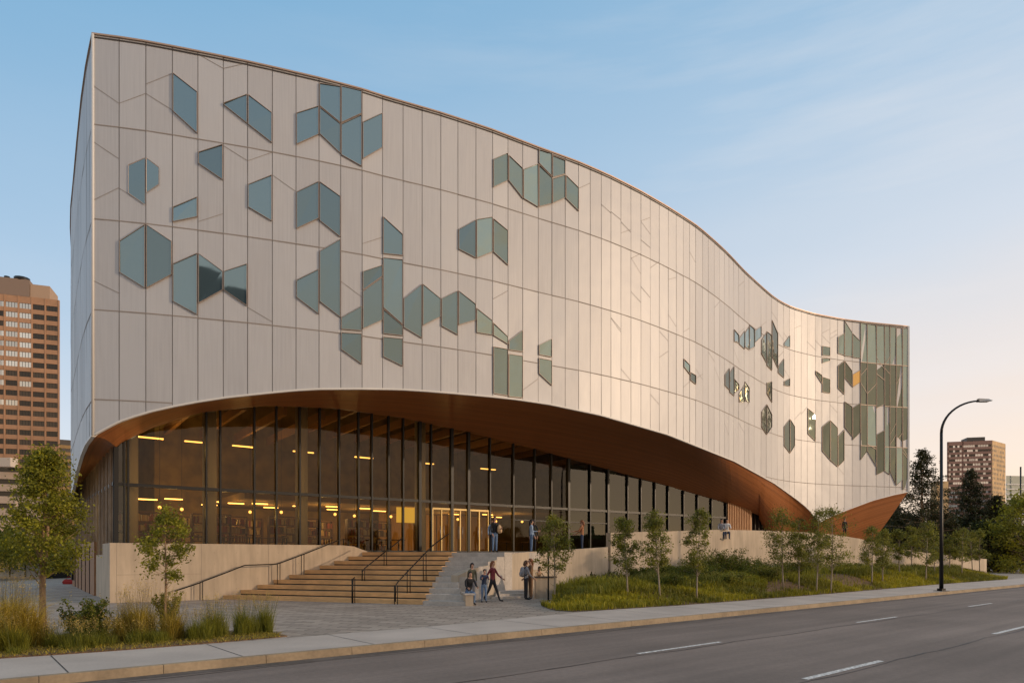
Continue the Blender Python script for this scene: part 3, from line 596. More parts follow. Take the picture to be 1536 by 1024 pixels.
# glazing mullions and panes, front
mull = [174, 186, 192, 309, 330, 381, 414, 449, 479, 508, 537, 557, 582, 604, 629, 646, 677, 702, 734, 769, 801, 826, 852, 884, 911, 940, 960, 981, 1001, 1024, 1045, 1066, 1088]
fm = MB()
def bar(a, b, w, d, mb, mi=0):      # mullion box between two 3D points on facade line (vertical)
    pass
for x in mull:
    t = gl_t(x); zt = gtop(x) - .02; p = gp(t, .03); fat = .16 if x in (629, 677, 702, 852, 911, 174) else .075
    fm.box((p.x, p.y, (zt + TZ) / 2), (fat, .2, zt - TZ), math.atan2(GD.y, GD.x))
for z, h in ((5.1, .14), (TZ + .06, .12)):
    fm.wallseg(gp(0, .1), gp(gl_t(1088), .1), .16, z - h / 2, z - h / 2, z + h / 2, z + h / 2)
fm.wallseg(gp(gl_t(769), .1), gp(gl_t(911), .1), .16, 4.25, 4.25, 4.31, 4.31)
fins = MB()
for i in range(16):
    t = SLEN * i / 15; p = sp_(t, .03); z0 = 2.1 if 2.6 < t < 6.2 else 2.6
    fm.box((p.x, p.y, (6.66 + z0) / 2), (.07, .16, 6.66 - z0), math.atan2(SDv.y, SDv.x))
    if i < 15:
        for q in (.33, .66):
            p = sp_(t + q * SLEN / 15, .04); fins.box((p.x, p.y, (6.66 + z0) / 2), (.07, .26, 6.66 - z0), math.atan2(SDv.y, SDv.x))
fm.wallseg(sp_(SLEN, .12), sp_(0, .12), .16, 5.35, 5.05, 5.5, 5.2)
fm.build('glazing_frame', M_frame, lib); fins.build('vertical_fins', mat('bronze_fins', (.36, .25, .16), .5, noise=.3, nscale=1.5), lib)
for x0, x1 in zip(mull, mull[1:]):
    m = MB(); t0, t1 = gl_t(x0) + .04, gl_t(x1) - .04
    for z0, z1a, z1b in ((TZ + .1, 5.03, 5.03), (5.17, gtop(x0) - .02, gtop(x1) - .02)):
        j = [random.uniform(-.006, .006) for _ in range(4)]
        m.face([gp(t0, j[0], z0), gp(t1, j[1], z0), gp(t1, j[2], z1b), gp(t0, j[3], z1a)])
    m.build('glass_pane', M_paneG if x0 >= 852 or x0 == 174 else M_pane, lib)  # right bays: reflected tree green put into the pane tint
for i in range(15):
    t0, t1 = SLEN * i / 15 + .05, SLEN * (i + 1) / 15 - .05; z0 = 2.15 if 2.0 < t0 < 6 else 2.64
    m = MB(); m.face([sp_(t1, 0, z0), sp_(t0, 0, z0), sp_(t0, 0, 6.64), sp_(t1, 0, 6.64)]); m.build('side_glass_pane', M_paneG, lib)
# round columns behind the glass
for x in (199, 320, 460, 640, 930):
    t = gl_t(x); m = MB(); p = gp(t, -.75); m.tube([(p.x, p.y, TZ), (p.x, p.y, gtop(x) + .5)], .30, 20); m.build('column', mat('column_concrete', (.80, .74, .60), .7) if 'column_concrete' not in MATS else MATS['column_concrete'], lib)
# wood wall and dark doorway right of the glazing
t0, t1, t2 = gl_t(1088), gl_t(1126), gl_t(1152)
m = MB(); m.wallseg(gp(t0, .1), gp(t1, .1), .3, 1.5, 1.5, 6.6, 6.2)
n = int((t1 - t0) / .22)
for k in range(n): p = gp(t0 + (k + .5) * .22, .15); m.box((p.x, p.y, 4), (.09, .12, 4.6), math.atan2(GD.y, GD.x))
m.build('timber_slat_wall', mat('timber_slats', (.46, .25, .11), .55, noise=.25, nscale=4, vscale=(6, 6, .5)), lib)
m = MB(); m.wallseg(gp(t1, -.3), gp(t2 + 2, -.3), .3, 1.5, 1.5, 6.2, 6.2)
for k in range(6): p = gp(t1 + (k + .5) * .5, -.2); m.box((p.x, p.y, 4), (.08, .25, 4.6), math.atan2(GD.y, GD.x))
m.build('dark_recess', mat('dark_timber', (.035, .022, .014), .6), lib)
# interior
M_intw = mat('interior_wall', (.34, .23, .08), .8, noise=.35, nscale=1.2); M_intf = mat('interior_floor', (.22, .15, .09), .35)
m = MB(); IL = gl_t(1150); 
bk = [gp(-2, -9.5), gp(IL, -9.5)]
sideback = sp_(SLEN, -.2)
m.face([gp(3, -11, 2.2), gp(IL, -11, 2.2), gp(IL, -11, 12), gp(3, -11, 12)])
m.face([(*gp(3, -11)[:2], 2.2), (*gp(3, -11)[:2], 12), (sideback.x, sideback.y, 12), (sideback.x, sideback.y, 2.2)])
m.face([gp(IL, -11, 0), gp(IL, -.4, 0), gp(IL, -.4, 9), gp(IL, -11, 9)])
m.build('interior_wall', M_intw, lib)
m = MB(); fl_ = [gp(.2, -.2), gp(IL, -.2), gp(IL, -11), gp(3, -11), sideback]
m.prism([(p.x, p.y) for p in fl_], 2.0, TZ - .003); m.build('interior_floor', M_intf, lib)
m = MB(); mz = [gp(6, -3.2), gp(IL, -3.2), gp(IL, -10.9), gp(6, -10.9)]
m.prism([(p.x, p.y) for p in mz], 5.05, 5.4); m.build('mezzanine_slab', mat('slab_underside', (.30, .20, .09), .8), lib)
m = MB()
for k in range(10): p = gp(gl_t(687) + k * .9, -9.6); m.box((p.x, p.y, 3.7), (.8, .1, 2.8), math.atan2(GD.y, GD.x))
m.build('timber_panel', mat('orange_timber_panel', (.48, .28, .10), .5, noise=.2, nscale=3, vscale=(5, 5, .6)), lib)
# added sheets behind the right bays, coloured as the green of reflected trees
for x0, x1 in ((852, 884), (884, 911), (911, 940), (940, 960), (960, 981), (981, 1001), (1001, 1024), (1024, 1045), (1045, 1066), (1066, 1088)):
    m = MB(); zb = 3.25 if x0 < 920 else 2.4; ta, tb = gl_t(x0) + .1, gl_t(x1) - .1
    m.wallseg(gp(ta, -.3), gp(tb, -.3), .02, zb, zb, gtop(x1) - .1, gtop(x1) - .1); m.build('green_reflection_sheet', mat('reflected_green', (.085, .105, .065), .8) if x0 == 852 else bpy.data.materials['reflected_green'], lib)
# lamps inside (lit in the photograph)
M_lamp = mat('warm_lamp', (1, .6, .2), .5, emit=((1, .52, .14), 4.5)); M_lamp2 = mat('warm_lamp_strip', (1, .6, .2), .5, emit=((1, .52, .14), 2.5))
lampn = 0
ga = math.atan2(GD.y, GD.x)
for k, (x, o, z) in enumerate([(235, -2.6, 4.72), (285, -4, 4.9), (350, -4.5, 4.9), (365, -7, 4.9), (395, -5, 4.9), (430, -4.5, 4.9), (470, -7, 4.9), (500, -5, 4.9), (545, -4.2, 4.9), (570, -6.5, 4.9), (600, -4.5, 4.9), (640, -6, 4.9), (665, -4.2, 4.9), (700, -7.5, 4.9), (760, -6, 4.9), (800, -5, 4.9), (840, -7, 4.9)]):
    m = MB(); p = gp(gl_t(x), o); m.box((p.x, p.y, z), (.8, .12, .05), ga); m.build('ceiling_lamp', M_lamp, lib)
for x in (260, 340, 420, 520, 620, 720, 820):
    m = MB(); p = gp(gl_t(x), -6.5); m.box((p.x, p.y, 8.2), (1.2, .14, .06), ga); m.build('ceiling_lamp', M_lamp2, lib)
for k, x in enumerate((215, 300, 380, 460, 540, 620, 690, 760, 840)):
    pl = bpy.data.lights.new('hall_lamp', 'POINT'); pl.energy = 38; pl.color = (1, .68, .28); pl.shadow_soft_size = .25; po_ = bpy.data.objects.new('hall_lamp', pl); COL.objects.link(po_); po_.location = gp(gl_t(x), -5.2 - (k % 2) * 2, 4.3)
for k, x in enumerate((280, 440, 600, 760)):
    pl = bpy.data.lights.new('hall_lamp', 'POINT'); pl.energy = 24; pl.color = (1, .68, .28); pl.shadow_soft_size = .25; po_ = bpy.data.objects.new('hall_lamp', pl); COL.objects.link(po_); po_.location = gp(gl_t(x), -6.5, 7.8)
m = MB(); m.box(gp(gl_t(662), -3.6, 4.55), (1.9, .08, .9), ga); m.build('lit_header_panel', mat('lit_yellow_panel', (.8, .55, .1), .6, emit=((1, .62, .08), .55)), lib)
for k in range(22):
    m = MB(); c = gp(1.5 + k * 1.9, -5.2); m.box((c.x, c.y, 9.9 if 4 < k < 15 else 9.2), (.18, 9.5, .45), ga); m.build('ceiling_beam', MATS['timber_slats'], lib)
for k, (x, o) in enumerate([(252, -2.2), (292, -3.0), (338, -2.4), (402, -3.1), (444, -2.3), (486, -2.9), (528, -2.3), (566, -3.0), (616, -2.4), (722, -2.6), (786, -3.0), (818, -2.4)]):
    m = MB(); c = gp(gl_t(x), o); m.ball((c.x, c.y, 4.35), (.08, .08, .08), 0, 10, 6); m.tube([(c.x, c.y, 4.45), (c.x, c.y, 9.2 if o > -3.2 else 5.1)], .008, 4, 1); m.build('pendant_lamp', [M_lamp2, M_frame], lib)
# door frames
M_doorf = mat('door_brass', (.45, .33, .14), .4, .5)
for x0, x1 in ((646, 677), (677, 702), (702, 734)):
    m = MB(); ta, tb = gl_t(x0) + .1, gl_t(x1) - .1
    for t in (ta, tb, (ta + tb) / 2): p = gp(t, .02); m.box((p.x, p.y, TZ + 1.25), (.07, .1, 2.4), ga)
    m.wallseg(gp(ta, .07), gp(tb, .07), .1, TZ + 2.4, TZ + 2.4, TZ + 2.5, TZ + 2.5); d = m.build('entrance_door', M_doorf, lib)
    h = MB(); 
    for s in (-.12, .12): q = gp((ta + tb) / 2 + s, .12); h.tube([(q.x, q.y, TZ + .8), (q.x, q.y, TZ + 1.5)], .02, 6)
    h.build('handle', M_steel, d)
# furniture in the hall
M_shelf = mat('shelf_wood', (.20, .11, .05), .6); bookm = [mat('books_%s' % s, c, .7) for s, c in (('tan', (.5, .36, .16)), ('red', (.30, .08, .04)), ('cream', (.6, .5, .3)), ('brown', (.14, .08, .04)))]
for k in range(11):
    x = 222 + k * 40; off = -3.4 - (k % 3) * 1.5; c = gp(gl_t(x), off)
    s = empty('bookshelf', (c.x, c.y, TZ), 'tall wooden bookshelf of tan and red books behind the library glass', 'bookshelf', 'bookshelves inside the glazed hall'); s.rotation_euler.z = ga
    b = MB()
    for sx in (-.9, .9): b.box((sx, 0, .95), (.05, .4, 1.9))
    for q in range(5): b.box((0, 0, .1 + q * .45), (1.76, .38, .04))
    o = b.build('shelf_frame', M_shelf); o.parent = s; o.location = (0, 0, 0)
    bb = MB()
    for q in range(4):
        xx = -.84
        while xx < .8:
            w = random.uniform(.04, .12)
            if random.random() < .85: h = random.uniform(.24, .36); bb.box((xx + w / 2, 0, .124 + q * .45 + h / 2), (w * .94, .28, h), 0, random.randrange(4))
            xx += w
    o = bb.build('books', bookm); o.parent = s; o.location = (0, 0, 0)
proto = None
for k, x in enumerate((300, 372, 425, 492, 560, 610, 780, 830)):
    c = gp(gl_t(x), -2.0)
    if proto is None:
        s = proto = empty('reading_table', (c.x, c.y, TZ), 'dark reading table just inside the library glass', 'table', 'reading tables inside the glazed hall')
        b = MB(); b.box((0, 0, .73), (1.5, .8, .04)); o = b.build('tabletop', M_shelf); o.parent = s
        for sx in (-.68, .68):
            for sy in (-.34, .34): b = MB(); b.box((sx, sy, .355), (.05, .05, .71)); o = b.build('leg', M_frame); o.parent = s
    else: s = copy_tree(proto)
    s.location = (c.x, c.y, TZ); s.rotation_euler.z = ga
# ---------- staircase ----------
ND = Vector((.936, -.35)).normalized(); NP_ = Vector((-ND.y, ND.x))     # nosing direction, uphill
S0 = Vector((-13.25, 30.55))
st = empty('staircase', (-7, 30, .15), 'wide outdoor stair of brown timber steps with pale stone steps on its right side', 'staircase')
CW = [(687, 29.0), (714, 30.0), (742, 31.0), (771, 32.4), (822, 34.5), (912, 36.5)]
wallR = [P(x, D) for x, D in CW]
def isect(p, d, a, b):
    r = b - a; den = d.x * r.y - d.y * r.x
    if abs(den) < 1e-6: return None
    w = a - p; t = (w.x * r.y - w.y * r.x) / den; s = (w.x * d.y - w.y * d.x) / den; return t, s
WA = Vector(gp(0, .25)[:2]); WB = Vector(gp(TE, .25)[:2])
rightpl = [Vector((-1.75, 26.25)), Vector((-2.2, 28.0))] + [Vector(p[:2]) for p in wallR]
TREAD = .62; RISE = .22
wood_line = [(634, 908), (680, 827)]
for k in range(10):
    n = k * TREAD; p0 = S0 + NP_ * n; z1 = .30 + RISE * k
    def lr(pp):
        tl = isect(pp, ND, WA, WB)[0]; tr = None
        for a, b in zip(rightpl, rightpl[1:]):
            q = isect(pp, ND, a, b)
            if q and -.02 <= q[1] <= 1.02 and q[0] > 2: tr = q[0]; break
        if tr is None: tr = 13.5
        return tl, tr
    a0, a1 = lr(p0); b0, b1 = lr(p0 + NP_ * (TREAD + .05))
    if k == 0: a0 = .05
    pf = lambda t, q: (p0 + NP_ * q + ND * t)
    A, B = pf(a0, 0), pf(a1, 0); C, Dd = pf(b1, TREAD + .05), pf(b0, TREAD + .05)
    m = MB(); 
    if k < 9: m.prism([A, B, C, Dd], .12, z1)
    else: m.prism([A, B, C, Dd], .12, z1 - .004)
    m.build('stone_step', M_stone, st)
    # timber facing on the left part
    xw = 634 + (680 - 634) * k / 9.5; kk = (xw - CX) / F
    tw = (kk * p0.y - p0.x) / (ND.x - kk * ND.y)
    if k < 10:
        m = MB(); q0 = p0 - NP_ * .03; L_ = [q0 + ND * a0, q0 + ND * tw, p0 + ND * tw + NP_ * (TREAD - .04), p0 + ND * (b0 if k else a0) + NP_ * (TREAD - .04)]
        m.prism(L_, z1 - .145 if k else z1 - .15, z1 + .022); m.build('timber_step', M_stairwood, st)
        # dark strip painted as the shade under the board
        m = MB(); q1 = p0 - NP_ * .008; m.face([(*(q1 + ND * a0), z1 - RISE + .024), (*(q1 + ND * tw), z1 - RISE + .024), (*(q1 + ND * tw), z1 - .145), (*(q1 + ND * a0), z1 - .145)]); m.build('riser_shade_strip', M_joint, st)
# terrace slab
m = MB(); pA = S0 + NP_ * (9 * TREAD + .6)
tp = [Vector(gp(TE, .0)[:2]), pA + ND * isect(pA, ND, WA, WB)[0], pA + ND * 11.3, Vector(P(800, 33.6)[:2]), Vector(P(822, 34.6)[:2]), Vector(P(912, 36.7)[:2]), Vector(P(1000, 39.3)[:2]), Vector(P(1100, 43.5)[:2]), Vector(P(1250, 50.5)[:2]), Vector(gp(gl_t(1150), 0)[:2])]
m.prism(tp, 1.4, TZ); tag(m.build('entrance_terrace', M_stone), 'pale stone terrace in front of the entrance glazing at the stair head', 'terrace')
# cheek / retaining wall: one long concrete wall that wraps the terrace
rwl = [(687, 29.0, 862.5), (700, 29.5, 856.5), (714, 30.0, 851.5), (735, 30.75, 847), (742, 31.0, 840.5), (755, 31.7, 835), (771, 32.4, 829.5), (795, 33.5, 827), (822, 34.5, 826), (860, 35.4, 823.5), (912, 36.5, 820)]
rwt = [(916, 36.6, 798.5), (950, 37.5, 797.5), (1000, 39, 796.5), (1050, 41, 794.8), (1080, 42, 794), (1110, 43.3, 794.5), (1170, 46, 796), (1210, 48, 798), (1250, 50, 801), (1290, 52, 807.5), (1320, 54, 815), (1350, 56, 822), (1385, 59, 828), (1420, 62, 832), (1480, 68, 838)]
rw = empty('retaining_wall', P(912, 37), 'long curved pale concrete wall wrapping the terrace behind the planted bank', 'wall')
for name, ls in (('lower_wall', rwl), ('upper_wall', rwt)):
    m = MB(); pp = [(Vector(P(x, D)[:2]), EYE + (HY - y) * D / F) for x, D, y in ls]; T_ = .38
    pl = [p for p, _ in pp]; n = len(pp)
    nn = []
    for i in range(n):
        d = (pl[min(i + 1, n - 1)] - pl[max(i - 1, 0)]).normalized(); nn.append(Vector((-d.y, d.x)))
    v = []
    for (p, z), q in zip(pp, nn): v += [(p.x, p.y, .05), (p.x + q.x * T_, p.y + q.y * T_, .05), (p.x + q.x * T_, p.y + q.y * T_, z), (p.x, p.y, z)]
    fs = [(0, 3, 2, 1), (4 * n - 4, 4 * n - 3, 4 * n - 2, 4 * n - 1)]
    for i in range(n - 1):
        b = 4 * i; fs += [(b, b + 4, b + 7, b + 3), (b + 3, b + 7, b + 6, b + 2), (b + 1, b + 2, b + 6, b + 5)]
    m.mesh(v, fs); m.build(name, M_conc, rw)
# stone block bench where the stair meets the wall
bl = empty('stone_bench', G(700, 905), 'pale stone block seat at the right foot of the stairs', 'bench')
m = MB(); c = P(701, 26.9, 0); m.box((c.x, c.y, .36), (.30, 1.5, .42), R(10)); m.build('block', M_conc, bl)
m = MB(); m.box((c.x + .01, c.y, .60), (.40, 1.56, .06), R(10)); m.build('seat', M_stone, bl)
# low plinth steps along the wall foot
m = MB()
for k in range(3):
    a = P(742 + k * 6, 30.9 + k * .1); 
    m.prism([(P(738 + k * 5, 30.6)[0], 30.2 + k * .35), (P(788, 32)[0], 30.9 + k * .35), (P(788, 33.2)[0] + .1, 33.0), (P(746, 31.2)[0], 31.3)], .12, .26 + .11 * k)
tag(m.build('wall_plinth', M_stone), 'low stone plinth steps against the foot of the concrete wall', 'plinth')
# counter ledge with dark top beside the bed
cl = empty('ledge_counter', P(818, 31, .15), 'concrete counter ledge with a dark top beside the planted bank', 'counter')
m = MB(); c = P(818, 31); m.box((c.x, c.y, .62), (.95, .5, .98), R(8)); m.build('body', M_conc, cl)
m = MB(); m.box((c.x, c.y - .02, 1.14), (1.0, .54, .05), R(8)); m.build('top', mat('slate_top', (.06, .05, .045), .6), cl)
po = MB(); c = P(822.5, 29.2); po.tube([(c.x, c.y, .14), (c.x, c.y, 2.3)], .035, 8); po.box((c.x, c.y, .165), (.16, .16, .03)); tag(po.build('steel_post', M_black), 'thin dark steel post standing at the left tip of the planted bank', 'post')

# ---------- handrails ----------
def handrail(pts, posts, label, r=.028, wallend=False):
    h = empty('handrail', Vector(pts[0]), label, 'handrail')
    m = MB(); m.tube(pts, r, 8); m.build('rail', M_rail, h)
    for p, zt in posts:
        for s in (-.07, .07):
            m = MB(); q = Vector(p) + Vector((ND.x, ND.y, 0)) * s; m.tube([(q.x, q.y, q.z - .03), (q.x, q.y, zt)], .02, 6); m.build('post', M_rail, h)
def step_z(p):     # stair surface height under plan point
    d = (Vector(p[:2]) - S0).dot(NP_)
    if d < 0: return .15
    return .30 + RISE * min(9, int(d / TREAD)) + .022
def along(x, d):   # plan point at photo column x lying d metres uphill of the first nosing
    k = (x - CX) / F; p0 = S0 + NP_ * d; t = (k * p0.y - p0.x) / (ND.x - k * ND.y); return p0 + ND * t
def rail_from(spec, label, postx):
    pts = []
    for x, y, d in spec:
        p = along(x, d); z = EYE + (HY - y) * p.y / F; pts.append((p.x, p.y, z))
    posts = []
    for x, d, in postx:
        p = along(x, d); k = [q[0] for q in spec]; y = float(np.interp(x, k, [q[1] for q in spec])); z = EYE + (HY - y) * p.y / F
        posts.append(((p.x, p.y, step_z(p)), z))
    handrail(pts, posts, label)
rail_from([(593, 902, -.35), (593.4, 878, -.35), (597, 872, -.2), (633, 834, 2.0), (650, 817, 3.6), (668, 803.5, 5.2), (674, 800, 5.7)], 'dark handrail climbing the right-hand middle of the timber stairs', [(594, -.3), (613, .9), (637, 2.4)])
rail_from([(543, 874, 2.0), (543.4, 857, 2.0), (547, 852, 2.1), (575, 829, 3.9), (590, 818, 4.8), (604, 806, 5.6)], 'dark handrail high on the middle of the timber stairs', [(545, 2.05), (578, 4.0)])
rail_from([(529, 905, -.3), (529.4, 868, -.3), (532, 865.5, 0.1)], 'short dark handrail post pair standing at the foot of the stairs', [(530, -.25)])
# wall-side rail runs in front of the podium wall
h = empty('handrail', gp(gl_t(300), .6, .15), 'long dark handrail climbing beside the podium wall left of the stairs', 'handrail')
pts = []
for x, y in [(262, 886), (300, 873.5), (304, 871.5), (340, 858), (365, 848), (368, 847.2), (414, 845.5), (420, 844), (455, 831), (480, 821), (507, 810), (512, 809)]:
    p = gp(gl_t(x) - .25, .55); 
    k = (x - CX) / F; t = (k * (GA + GN * .55).y - (GA + GN * .55).x) / (GD.x - k * GD.y); p = GA + GD * t + GN * .55
    pts.append((p.x, p.y, EYE + (HY - y) * p.y / F))
m = MB(); m.tube(pts, .026, 8); m.build('rail', M_rail, h)
for x, y in ((302, 872), (418, 845), (454, 831)):
    for s in (-2, 2):
        k = (x + s - CX) / F; t = (k * (GA + GN * .55).y - (GA + GN * .55).x) / (GD.x - k * GD.y); p = GA + GD * t + GN * .55
        m = MB(); m.tube([(p.x, p.y, .12), (p.x, p.y, EYE + (HY - y) * p.y / F)], .02, 6); m.build('post', M_rail, h)

# ---------- street lamps ----------
def lamp(base, hgt, arc, label, head_dir=1):
    l = empty('street_lamp', base, label, 'street lamp')
    m = MB(); b = Vector(base)
    m.tube([b + Vector((0, 0, 0.02)), b + Vector((0, 0, hgt * .35)), b + Vector((0, 0, hgt))], [.11, .09, .075], 12); m.build('pole', M_black, l)
    m = MB(); m.box((b.x, b.y, b.z + .015), (.62, .5, .03), .4); m.box((b.x, b.y, b.z + .09), (.3, .3, .12), .4); m.build('base_plate', M_black, l)
    m = MB(); pts = [b + Vector((0, 0, hgt))]
    for i in range(1, 13):
        a = i / 12 * math.pi / 2; pts.append(b + Vector((arc[0] * (1 - math.cos(a)), -.15 * arc[0] * (1 - math.cos(a)), hgt + arc[1] * math.sin(a))))
    m.tube(pts, [.075 - .03 * i / 12 for i in range(13)], 8); m.build('arm', M_black, l)
    e_ = pts[-1]; m = MB(); d = Vector((1, -.15, 0)).normalized()
    m.hexa([e_ + Vector(q) for q in ((-.05, -.14, -.06), (.72, -.10, .0), (.72, .10, .0), (-.05, .14, -.06), (-.05, -.1, .12), (.5, -.07, .1), (.5, .07, .1), (-.05, .1, .12))]); m.build('lamp_head', M_steel, l)
    m = MB(); m.box(e_ + Vector((.28, 0, -.055)), (.42, .18, .03)); m.build('lens', mat('lamp_lens', (.5, .5, .48), .2) if 'lamp_lens' not in MATS else MATS['lamp_lens'], l)
b = G(1412, 886); lamp(b, 8.95 - .15, (1.9, 1.75), 'tall black curved-arm street lamp standing on the sidewalk by the road')
b = G(1491, 853); 
l = empty('street_lamp', b, 'distant small black lamp post with twin lamps in front of the dark conifers', 'street lamp')
hh = (853 - 775) / F * b.y; m = MB(); m.tube([b, b + Vector((0, 0, hh))], [.2, .13], 8); m.build('pole', M_black, l)
for s in (-1, 1): m = MB(); m.box(b + Vector((s * .7, 0, hh - .1)), (1.1, .5, .22)); m.build('lamp_head', M_steel, l)
# ---------- foliage tools ----------
rng = np.random.default_rng(11)
def leafmesh(name, C, size, material, parent=None, aspect=.55, up=0., vals=None, origin=(0, 0, 0)):
    n = len(C); sz = size * rng.uniform(.6, 1.35, n)
    a = rng.normal(size=(n, 3)); a[:, 2] += up; a /= np.linalg.norm(a, axis=1)[:, None]
    b = rng.normal(size=(n, 3)); b -= a * (a * b).sum(1)[:, None]; b /= np.linalg.norm(b, axis=1)[:, None]
    c = np.cross(a, b)
    A = a * sz[:, None]; B = b * (sz * aspect)[:, None]; Cc = c * (sz * .12)[:, None]
    V = np.empty((n, 4, 3)); V[:, 0] = C - A * .5; V[:, 1] = C + B * .5 + Cc; V[:, 2] = C + A * .5; V[:, 3] = C - B * .5 + Cc
    me = bpy.data.meshes.new(name); me.vertices.add(4 * n); me.vertices.foreach_set('co', V.reshape(-1))
    me.loops.add(4 * n); me.loops.foreach_set('vertex_index', np.arange(4 * n)); me.polygons.add(n)
    me.polygons.foreach_set('loop_start', np.arange(0, 4 * n, 4)); me.polygons.foreach_set('loop_total', np.full(n, 4))
    at = me.attributes.new('rnd', 'FLOAT', 'FACE'); at.data.foreach_set('value', (vals if vals is not None else rng.random(n)).astype(np.float32))
    me.materials.append(material); me.update(calc_edges=True); me.validate()
    o = bpy.data.objects.new(name, me); COL.objects.link(o)
    if parent is not None: o.parent = parent
    o.location = origin
    return o
def blades(name, base, h, w, lean, material, parent=None, vals=None, droop=.4):
    """grass blades: two-segment tapering strips"""
    n = len(base); th = rng.uniform(0, 2 * np.pi, n); d = np.stack([np.cos(th), np.sin(th), np.zeros(n)], 1); s = np.stack([-np.sin(th), np.cos(th), np.zeros(n)], 1)
    ph = rng.uniform(0, np.pi, n); s = np.stack([np.cos(ph), np.sin(ph), np.zeros(n)], 1)
    H = np.broadcast_to(h, n)[:, None]; L_ = (lean * rng.uniform(.3, 1.2, n))[:, None] * H; Wd = np.broadcast_to(w, n)[:, None]
    z = np.array([0, 0, 1.])
    p1 = base + d * L_ * .35 + z * H * .6; p2 = base + d * L_ + z * H * (1 - droop * lean)
    V = np.empty((n, 5, 3)); V[:, 0] = base - s * Wd / 2; V[:, 1] = base + s * Wd / 2; V[:, 2] = p1 + s * Wd * .4; V[:, 3] = p1 - s * Wd * .4; V[:, 4] = p2
    me = bpy.data.meshes.new(name); me.vertices.add(5 * n); me.vertices.foreach_set('co', V.reshape(-1))
    idx = np.array([0, 1, 2, 3, 3, 2, 4])[None, :] + 5 * np.arange(n)[:, None]
    me.loops.add(7 * n); me.loops.foreach_set('vertex_index', idx.reshape(-1)); me.polygons.add(2 * n)
    ls = np.stack([7 * np.arange(n), 7 * np.arange(n) + 4], 1).reshape(-1); lt = np.tile([4, 3], n)
    me.polygons.foreach_set('loop_start', ls); me.polygons.foreach_set('loop_total', lt)
    v = vals if vals is not None else rng.random(n)
    at = me.attributes.new('rnd', 'FLOAT', 'FACE'); at.data.foreach_set('value', np.repeat(v, 2).astype(np.float32))
    me.materials.append(material); me.update(calc_edges=True); me.validate()
    o = bpy.data.objects.new(name, me); COL.objects.link(o)
    if parent is not None: o.parent = parent
    return o
def crown_points(env, n_tip, per, spread, seed, flat=1.0):
    """leaf clusters round branch tips that fill an uneven envelope; env(z01)->radius"""
    r = np.random.default_rng(seed); tips = []
    while len(tips) < n_tip:
        z = r.uniform(0, 1); th = r.uniform(0, 2 * np.pi); lob = 1 + .22 * np.sin(3 * th + seed + 5 * z) + .15 * np.sin(7 * th + 9 * z)
        R_ = env(z) * lob; q = R_ * math.sqrt(r.uniform(.12, 1)); tips.append((q * math.cos(th), q * math.sin(th), z))
    return np.array(tips)
def make_tree(name, height, cb, rad, leafm, leafsz, n_tip, per, spread, trunk_r, label, seed, cat='tree', trunkm=None, env=None, fork=None, group=None, lean=0.0):
    r = np.random.default_rng(seed)
    t = empty(name, (0, 0, 0), label, cat, group)
    env = env or (lambda z: rad * (math.sin(math.pi * min(1, (z * .82 + .16))) ** .7))
    tips = crown_points(env, n_tip, per, spread, seed); tips[:, 2] = cb + tips[:, 2] * (height - cb)
    tb = MB(); pts = []; rs = []
    for i in range(9):
        f = i / 8; pts.append((lean * f + .02 * height * .3 * math.sin(f * 5 + seed), .02 * height * .3 * math.cos(f * 4 + seed) - .006 * height, f * height * .94)); rs.append(trunk_r * (1.15 - f) ** .8 if f > 0 else trunk_r * 1.25)
    tb.tube(pts, rs, 8)
    nb = min(n_tip, 46)
    for k in range(nb):
        tip = tips[k]; zf = max(cb * .75, tip[2] - r.uniform(.25, .5) * (height - cb) * .55); f = min(zf / (height * .94), .95); i0 = min(int(f * 8), 7); fr = f * 8 - i0
        p0 = Vector(pts[i0]).lerp(Vector(pts[i0 + 1]), fr); p1 = Vector(tip); mid = p0.lerp(p1, .5) + Vector((0, 0, -.06 * (p1 - p0).length))
        br = trunk_r * (.42 if k < 8 else .22) * (1.1 - f * .7); tb.tube([p0, mid, p1], [br, br * .6, br * .2], 5)
    if fork:
        for pp, rr_ in fork: tb.tube(pp, rr_, 7)
    tb.build('trunk', trunkm or M_trunk, t)
    C = []; V_ = []
    for k, tip in enumerate(tips):
        m_ = int(per * r.uniform(.5, 1.5)); sp = spread * r.uniform(.6, 1.3)
        C.append(tip + r.normal(size=(m_, 3)) * np.array([sp, sp, sp * .75])); V_.append(np.clip(r.uniform(.05, .75) + r.normal(size=m_) * .2, 0, 1))
    leafmesh('crown', np.concatenate(C), leafsz, leafm, t, vals=np.concatenate(V_))
    return t

# big young tree on the near left
p = G(67, 953)
t = make_tree('deciduous_tree', 4.45, 1.55, 1.28, M_leaf, .075, 190, 82, .13, .075, 'full green tree with a forked trunk, tallest in the near bed', 3,
    env=lambda z: .98 * (1 - z) ** .6 * min(1, (z + .12) * 3.2) * (1 + .12 * math.sin(z * 17)) + .04, fork=[([(0, 0, 1.6), (-.16, .03, 1.95), (-.36, .02, 2.35), (-.5, 0, 2.8)], [.06, .05, .035, .015]), ([(0, 0, 1.6), (.04, -.02, 1.95), (.07, 0, 2.6), (.0, 0, 3.3)], [.06, .05, .04, .015])])
t.location = p; t.rotation_euler.z = 1.0
t.rotation_euler.z = 0
p = G(248, 957)
t = make_tree('sapling_tree', 3.02, 1.42, .62, M_leaf, .07, 62, 60, .085, .032, 'small round-headed green tree in front of the podium wall, growing from the near bed', 5, env=lambda z: .60 * (math.sin(math.pi * min(1, z * .8 + .2)) ** .6)); t.location = p

